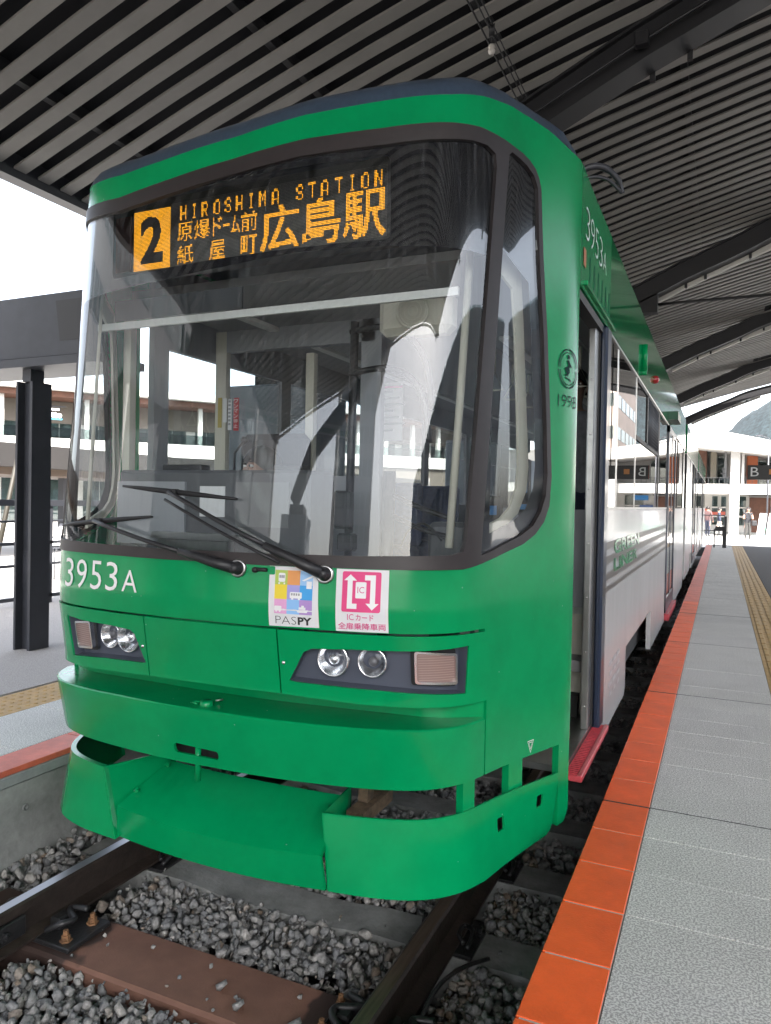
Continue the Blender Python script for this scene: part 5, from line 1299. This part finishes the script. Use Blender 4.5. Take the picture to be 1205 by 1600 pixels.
for k in range(9): hb('upper_mullion', mat('grey post', (.14, .14, .14), .6), (-3.4 + k * .72, -3.36 + k * .72, 2.95, 4.75, 48.82, 48.9))
hb('planter_sculpture', mat('dark rail', (.06, .06, .06), .5), (.02, .08, 2.92, 3.9, 46.55, 46.6), (-.08, .18, 3.5, 3.56, 46.55, 46.6), (-.04, .14, 3.75, 3.82, 46.55, 46.6))
hb('awning', mat('grey post', (.14, .14, .14), .6), (1.45, 2.7, 2.22, 2.30, 48.3, 48.9))
hb('wall_sign', mat('blue label', (.03, .20, .50), .4), (3.0, 3.9, 1.95, 2.25, 48.8, 48.9))
lm_ = empty('street_lamp', (2.15, 43, 0), 'thin grey street lamp standing before the hall at the right edge', 'lamp')
b = MB(); b.tube([(2.15, 43, 0), (2.15, 43, 5.2)], [.05, .03], 8); b.build('lamp_post', DARKSTEEL, lm_)
b = MB(); b.tube([(2.15, 43, 5.2), (1.75, 43, 5.35)], .02, 6); b.box((1.55, 42.9, 5.32), (1.85, 43.1, 5.38)); b.build('lamp_head', DARKSTEEL, lm_)
# added dark panels behind the camera, carving sky wedges into the windscreen's reflection
fc = empty('reflection_shapers', (-6, -14, 0), 'made-up dark panels behind the photographer, shaping the sky mirrored in the windscreen', 'canopy')
for P in ([(-15, -9, 5.2), (-7.5, -9, 7.4), (-10.5, -21, 8.6)], [(-5.6, -8.2, 7.2), (-1.4, -8.2, 5.6), (-4.6, -20, 9.4)], [(-.2, -8.4, 6.4), (2.2, -8.4, 7.6), (.6, -24, 9.2)], [(-26, -6, 5.0), (-17, -7, 6.6), (-22, -18, 8.4)]):
    b = MB(); b.extr(P, (0, 0, .22)); b.build('reflection_panel', DARKSTEEL, fc)
for x, y, z in ((-10.5, -20.6, 8.6), (-4.6, -19.6, 9.4), (.6, -23.6, 9.2), (-22, -17.6, 8.4), (-7.6, -9.3, 7.35), (-17, -7.4, 6.5)):
    b = MB(); b.tube([(x, y, 0), (x, y, z)], .14, 8); b.build('reflection_panel_post', WALLW, fc)
# towers that only show as reflections in the glass and paint
def tower(name, lab, x0, x1, y0, y1, h, m, nf, nw, faces, wh=1.5):
    t = empty(name, ((x0 + x1) / 2, (y0 + y1) / 2, 0), lab, 'building')
    b = MB(); b.box((x0, y0, 0), (x1, y1, h)); b.build('wall', m, t)
    for f in faces:
        wm = MB(); wx = (x1 - x0) / nw if f in '-Y+Y' and f[1] == 'Y' else (y1 - y0) / nw
        for i in range(nf):
            z = h * (i + .35) / nf + .6
            for j in range(nw):
                a = (x0 if f[1] == 'Y' else y0) + wx * (j + .1)
                if f == '-Y': wm.box((a, y0 - .06, z), (a + wx * .8, y0 - .003, z + wh))
                elif f == '+Y': wm.box((a, y1 + .003, z), (a + wx * .8, y1 + .06, z + wh))
                elif f == '-X': wm.box((x0 - .06, a, z), (x0 - .003, a + wx * .8, z + wh))
                else: wm.box((x1 + .003, a, z), (x1 + .06, a + wx * .8, z + wh))
        wm.build('window_band', BGLASS, t)
    return t
BEIGE = mat('beige tower tile', (.42, .34, .29), .8, var=.06, scale=.3)
tower('office_tower', 'tall beige office tower mirrored in the side of the tram', 9.5, 24, 84, 104, 46, BEIGE, 13, 5, ('-Y', '-X'), 1.4)
tower('station_building', 'long slate grey station building on the left, mirrored in the windscreen', -60, -34, -80, 2, 24, mat('slate facade', (.13, .135, .145), .7), 5, 24, ('+X',), 2.2)
tower('grey_tower', 'grey tower behind the photographer mirrored in the windscreen', -12, 4, -90, -70, 38, mat('grey tower', (.30, .31, .33), .8), 11, 5, ('+Y',), 1.8)
tower('low_building', 'low grey building across the right street', 34, 50, -60, 30, 14, mat('grey facade', (.16, .16, .165), .7), 4, 20, ('-X',), 1.8)
# mountain far behind the hall
rg2 = random.Random(11); b = MB(); nx, ny = 120, 30; P = []
for j in range(ny):
    for i in range(nx):
        x = -260 + 640 * i / (nx - 1); y = 780 + 420 * j / (ny - 1)
        h = 165 * math.exp(-((x - 125) / 164) ** 2) * math.sin(math.pi * min(1, j / (ny - 1) * 1.0)) ** .8
        h += (2.0 * math.sin(x * .11 + j * .4) + rg2.uniform(-1.8, 1.8)) * min(1, h / 20)
        P.append((x, y, h - 4))
b.add(P, [(j * nx + i, j * nx + i + 1, j * nx + nx + i + 1, j * nx + nx + i) for j in range(ny - 1) for i in range(nx - 1)], 0, True)
b.build('wooded_hill', mat('wooded hillside', (.016, .025, .029), .95, var=.55, scale=.22, detail=8), kind='structure')

# ------------------------------------------------------------------ far end: sign, gate, boards
sb = empty('hanging_sign', (1.1, 20, 2.3), 'black hanging platform sign with a white letter B', 'sign')
b = MB(); b.box((.555, 20, 2.275), (2.1, 20.12, 2.625), 0, .004); b.build('sign_box', mat('sign black', (.014, .014, .015), .4), sb)
spm = plane_map((0, 19.996, 0), (1, 0, 0), (0, 0, 1))
b = MB(); text_on(b, 'B', .625, .80, 2.355, 2.575, spm, 0, .0); b.build('sign_letter', DECALW, sb)
b = MB(); text_on(b, '8', 1.02, 1.16, 2.40, 2.53, spm, 0, .02) if False else b.add([(1.02, 19.996, 2.40), (1.16, 19.996, 2.40), (1.16, 19.996, 2.53), (1.02, 19.996, 2.53)], [(0, 1, 2, 3)]); b.build('sign_mark', mat('orange print', (.75, .32, .10), .5), sb)
b = MB(); b.box((.548, 20.0, 2.275), (.5545, 20.12, 2.625)); b.build('sign_edge', mat('red edge', (.35, .06, .03), .5), sb)
b = MB()
for x in (1.5, 2.0): b.tube([(x, 20.06, 2.62), (x, 20.06, zc(x) + .1)], .015, 6)
b.build('sign_rod', BEAMM, sb)
gt = empty('platform_gate', (.1, 25.7, PZ), 'black metal gate frame standing at the end of the platform', 'gate')
b = MB(); b.box((.10, 25.66, PZ), (.165, 25.74, 1.31)); b.box((.05, 25.66, .86), (.10, 25.72, PZ)) ; b.build('gate_post', BEAMM, gt)
b = MB(); b.box((-.205, 25.7, PZ), (-.165, 25.74, .90)); b.box((-.165, 25.7, .86), (.10, 25.74, .985)); b.box((-.165, 25.705, .72), (.10, 25.735, .75)); b.tube([(-.185, 25.72, .88), (-.12, 25.72, .99)], .02, 6); b.build('gate_leaf', BEAMM, gt)
er = empty('end_railing', (-2, 29.3, 0), 'thin dark railing crossing behind the tail of the tram', 'railing')
b = MB()
for z in (1.30, .75): b.tube([(-2.95, 29.3, z), (.12, 29.3, z)], .02, 6)
for x in np.arange(-2.9, .2, .5): b.tube([(x, 29.3, -.3), (x, 29.3, 1.30)], .012, 6)
b.build('railing_bar', mat('grey rail paint', (.10, .10, .105), .5), er)
for i, x in enumerate((1.42, 1.80)):
    s = empty('advert_board', (x, 37, 0), ['white and green leaning advert board nearest the woman', 'white and green leaning advert board at the right edge of the view'][i], 'advert board', 'leaning advert boards on the plaza')
    b = MB(); b.extr([(x, 36.8, .18), (x + .30, 36.8, .18), (x + .44, 37.15, 1.36), (x + .16, 37.15, 1.36)], (0, .03, 0)); b.build('board_face', PAPER, s)
    b = MB(); b.extr([(x + .08, 36.86, .42), (x + .34, 36.86, .42), (x + .38, 36.96, .76), (x + .12, 36.96, .76)], (0, -.012, 0)); b.build('board_print', mat('pale green print', (.12, .38, .26), .5), s)
    b = MB(); b.tube([(x + .15, 36.82, .2), (x + .1, 36.75, 0)], .012, 6); b.tube([(x + .3, 37.2, 1.2), (x + .36, 37.5, 0)], .012, 6); b.build('board_leg', DARKSTEEL, s)

# ------------------------------------------------------------------ people
def person(loc, rz, J, bones, radii, mats, paint, label, hair=True, group=None, headr=.098, bag=None):
    """one continuous skinned body; J joints (x,y,z) with the person facing -y"""
    me = bpy.data.meshes.new('person'); names = list(J)
    me.from_pydata([J[n] for n in names], [(names.index(a), names.index(c)) for a, c in bones], []); me.update()
    o = bpy.data.objects.new('person', me); COL.objects.link(o)
    sk = o.modifiers.new('skin', 'SKIN')
    for i, n in enumerate(names):
        sv = me.skin_vertices[0].data[i]; r = radii[n]; sv.radius = r if isinstance(r, tuple) else (r, r); sv.use_root = (n == 'pelvis')
    sd = o.modifiers.new('sub', 'SUBSURF'); sd.levels = 2; sd.render_levels = 2
    bpy.context.view_layer.update(); dg = bpy.context.evaluated_depsgraph_get()
    m2 = bpy.data.meshes.new_from_object(o.evaluated_get(dg)); bpy.data.objects.remove(o); bpy.data.meshes.remove(me)
    # face: nose, eyes, ears and mouth grown onto the same mesh
    bm = bmesh.new(); bm.from_mesh(m2); H = Vector(J['head']); r = headr
    for f in bm.faces: f.smooth = True
    n0 = len(bm.faces)
    def blob(c, s, mi):
        g_ = bmesh.ops.create_uvsphere(bm, u_segments=10, v_segments=7, radius=1); 
        for v in g_['verts']: v.co = Vector((v.co.x * s[0], v.co.y * s[1], v.co.z * s[2])) + Vector(c)
        for f in {f for v in g_['verts'] for f in v.link_faces}: f.material_index = mi; f.smooth = True
    for f in bm.faces: f.material_index = paint(f.calc_center_median())
    k = len(mats)
    blob(H + Vector((0, -r * .98, -.012)), (.014, .020, .024), 0)
    for s in (-1, 1):
        blob(H + Vector((s * .033, -r * .86, .016)), (.017, .012, .008), k); blob(H + Vector((s * .033, -r * .955, .016)), (.007, .006, .007), k + 1)
        blob(H + Vector((s * r * .90, .0, -.005)), (.012, .024, .032), 0); blob(H + Vector((s * .034, -r * .90, .040)), (.022, .010, .004), k + 1)
    blob(H + Vector((0, -r * .86, -.052)), (.024, .010, .006), k + 2)
    bm.to_mesh(m2); bm.free()
    o = link('person', m2, list(mats) + [mat('eye white', (.7, .7, .7), .3), HAIR, mat('lips', (.35, .12, .10), .5)])
    o.location = loc; o.rotation_euler.z = rz; tag(o, label, 'person', group)
    if hair:
        b = MB(); n = 16; vs = []; c = H + Vector((0, .012, .012))
        for i in range(9):
            th = math.pi * .5 * i / 8 * 1.30
            for k_ in range(n):
                ph = 2 * math.pi * k_ / n; front = max(0, -math.sin(ph)); t = min(th, 1.0 + 1.0 * (1 - front) ** .5) if front > .15 else th
                vs.append(c + Vector((math.sin(t) * math.cos(ph) * r * 1.10, math.sin(t) * math.sin(ph) * r * 1.16, math.cos(t) * r * 1.22)))
        fs = [(i * n + k_, i * n + (k_ + 1) % n, i * n + n + (k_ + 1) % n, i * n + n + k_) for i in range(8) for k_ in range(n)]
        b.add(vs, fs, 0, True); me_ = b.mesh('hair'); h = link('hair', me_, HAIR, o)
    return o
BONES = [('pelvis', 'waist'), ('waist', 'chest'), ('chest', 'neck'), ('neck', 'chin'), ('chin', 'head'), ('head', 'crown')]
for s in 'lr': BONES += [('chest', 'shoulder' + s), ('shoulder' + s, 'elbow' + s), ('elbow' + s, 'wrist' + s), ('wrist' + s, 'hand' + s), ('pelvis', 'hip' + s), ('hip' + s, 'knee' + s), ('knee' + s, 'ankle' + s), ('ankle' + s, 'toe' + s)]
RAD = dict(pelvis=(.15, .11), waist=(.135, .10), chest=(.16, .11), neck=.055, chin=(.062, .075), head=(.082, .10), crown=(.055, .07))
for s in 'lr': RAD.update({'shoulder' + s: .062, 'elbow' + s: .044, 'wrist' + s: .030, 'hand' + s: .026, 'hip' + s: .088, 'knee' + s: .062, 'ankle' + s: .042, 'toe' + s: .034})
def stand(arms=((.25, -.02, 1.10), (.25, -.10, .86)), h=1.0, stride=.04, lean=0.0):
    J = dict(pelvis=(0, 0, .93), waist=(0, -.0, 1.10), chest=(0, -lean * .5, 1.30), neck=(0, -lean + .01, 1.44), chin=(0, -lean - .005, 1.515), head=(0, -lean - .01, 1.585), crown=(0, -lean, 1.65))
    for s, sg in (('l', 1), ('r', -1)):
        e, w = arms; J.update({'shoulder' + s: (sg * .17, .0, 1.385), 'elbow' + s: (sg * e[0], e[1], e[2]), 'wrist' + s: (sg * w[0], w[1], w[2]), 'hand' + s: (sg * w[0] * .93, w[1] - .05, w[2] - .06),
                  'hip' + s: (sg * .085, 0, .88), 'knee' + s: (sg * .095, -.01 - sg * stride, .48), 'ankle' + s: (sg * .10, .02 - sg * stride, .08), 'toe' + s: (sg * .115, -.12 - sg * stride, .035)})
    return {k: (x * h, y * h, z * h) for k, (x, y, z) in J.items()}
def paint_stand(sleeve=.86, h=1.0):
    def f(p):
        z = p.z / h
        if z > 1.43: return 0
        if abs(p.x) / h > .15 and z < sleeve + .02 and z > .6: return 0
        if z > .90: return 1
        if z < .09: return 3
        return 2
    return f
SHOE = mat('dark shoe', (.02, .02, .02), .5); PINKC = mat('pink cloth', (.10, .055, .055), .9); SHIRT = mat('shaded grey shirt', (.02, .021, .025), .9, var=.3, scale=25); TROU = mat('shaded pale trousers', (.045, .045, .043), .9)  # shirt and trousers darkened in colour to stand in for shade
w = person((1.20, 40.5, 0.0), R_(8), stand(((.22, -.06, 1.10), (.10, -.22, 1.18)), .95), BONES, RAD, [SKIN, SHIRT, TROU, SHOE], paint_stand(1.3, .95), 'woman in grey top and pale trousers standing on the far plaza with a bag')
b = MB(); n = 12; lh = MB()
for k in range(7):
    a = -1.0 + k * .33; lh.tube([(math.sin(a) * .085, .06 + .02 * math.cos(a), 1.58), (math.sin(a) * .11, .075, 1.42), (math.sin(a) * .12, .06, 1.28)], [.04, .045, .02], 6)
lh.tube([(.085, -.02, 1.60), (.10, -.02, 1.42), (.10, -.03, 1.27)], [.03, .035, .015], 6); lh.tube([(-.085, -.02, 1.60), (-.10, -.02, 1.42), (-.10, -.03, 1.27)], [.03, .035, .015], 6)
h_ = lh.mesh('long_hair'); link('long_hair', h_, HAIR, w)
bg = MB(); bg.box((1.36, 40.32, .72), (1.60, 40.46, .98), 0, .04); bg.tube([(1.38, 40.4, .96), (1.30, 40.36, 1.32), (1.10, 40.5, 1.36), (1.0, 40.55, 1.2)], .012, 6); tag(bg.build('shoulder_bag', mat('black bag', (.02, .02, .022), .6)), 'black shoulder bag hanging at the woman\'s side', 'bag')
person((-.66, 44, 0), R_(150), stand(h=.97), BONES, RAD, [SKIN, PINKC, CLOTHD, SHOE], paint_stand(.86, .97), 'small far person in a pink top walking before the white hall')
person((-.10, 44.3, 0), R_(90), stand(h=.93, stride=.12), BONES, RAD, [SKIN, CLOTHD, CLOTHK, SHOE], paint_stand(.86, .93), 'small far person in a dark top walking above the black gate')
ps = person((-.86, 4.72, .76), R_(10), stand(((.19, .0, 1.10), (.15, -.14, .95)), h=.98), BONES, RAD, [SKIN, CLOTHG, CLOTHD, SHOE], paint_stand(.86, .98), 'passenger in a grey jacket standing inside the open tram door')
# driver: seated behind the console, only the eyes and dark hair show above it
J = dict(pelvis=(0, .06, .50), waist=(0, .05, .68), chest=(0, .02, .88), neck=(0, .0, 1.03), chin=(0, -.01, 1.10), head=(0, -.01, 1.17), crown=(0, 0, 1.235))
for s, sg in (('l', 1), ('r', -1)):
    J.update({'shoulder' + s: (sg * .17, .01, .97), 'elbow' + s: (sg * .22, -.08, .74), 'wrist' + s: (sg * .15, -.24, .74), 'hand' + s: (sg * .14, -.30, .75), 'hip' + s: (sg * .085, .05, .50), 'knee' + s: (sg * .11, -.14, .52), 'ankle' + s: (sg * .11, -.12, .10), 'toe' + s: (sg * .11, -.2, .04)})
person((-2.28, 3.40, .575), R_(-20), J, BONES, RAD, [SKIN, CLOTHD, CLOTHD, SHOE], lambda p: 0 if p.z > 1.02 or (p.y < -.22 and p.z > .66) else (1 if p.z > .55 else 2), 'driver seated behind the grey console, eyes and dark hair showing')
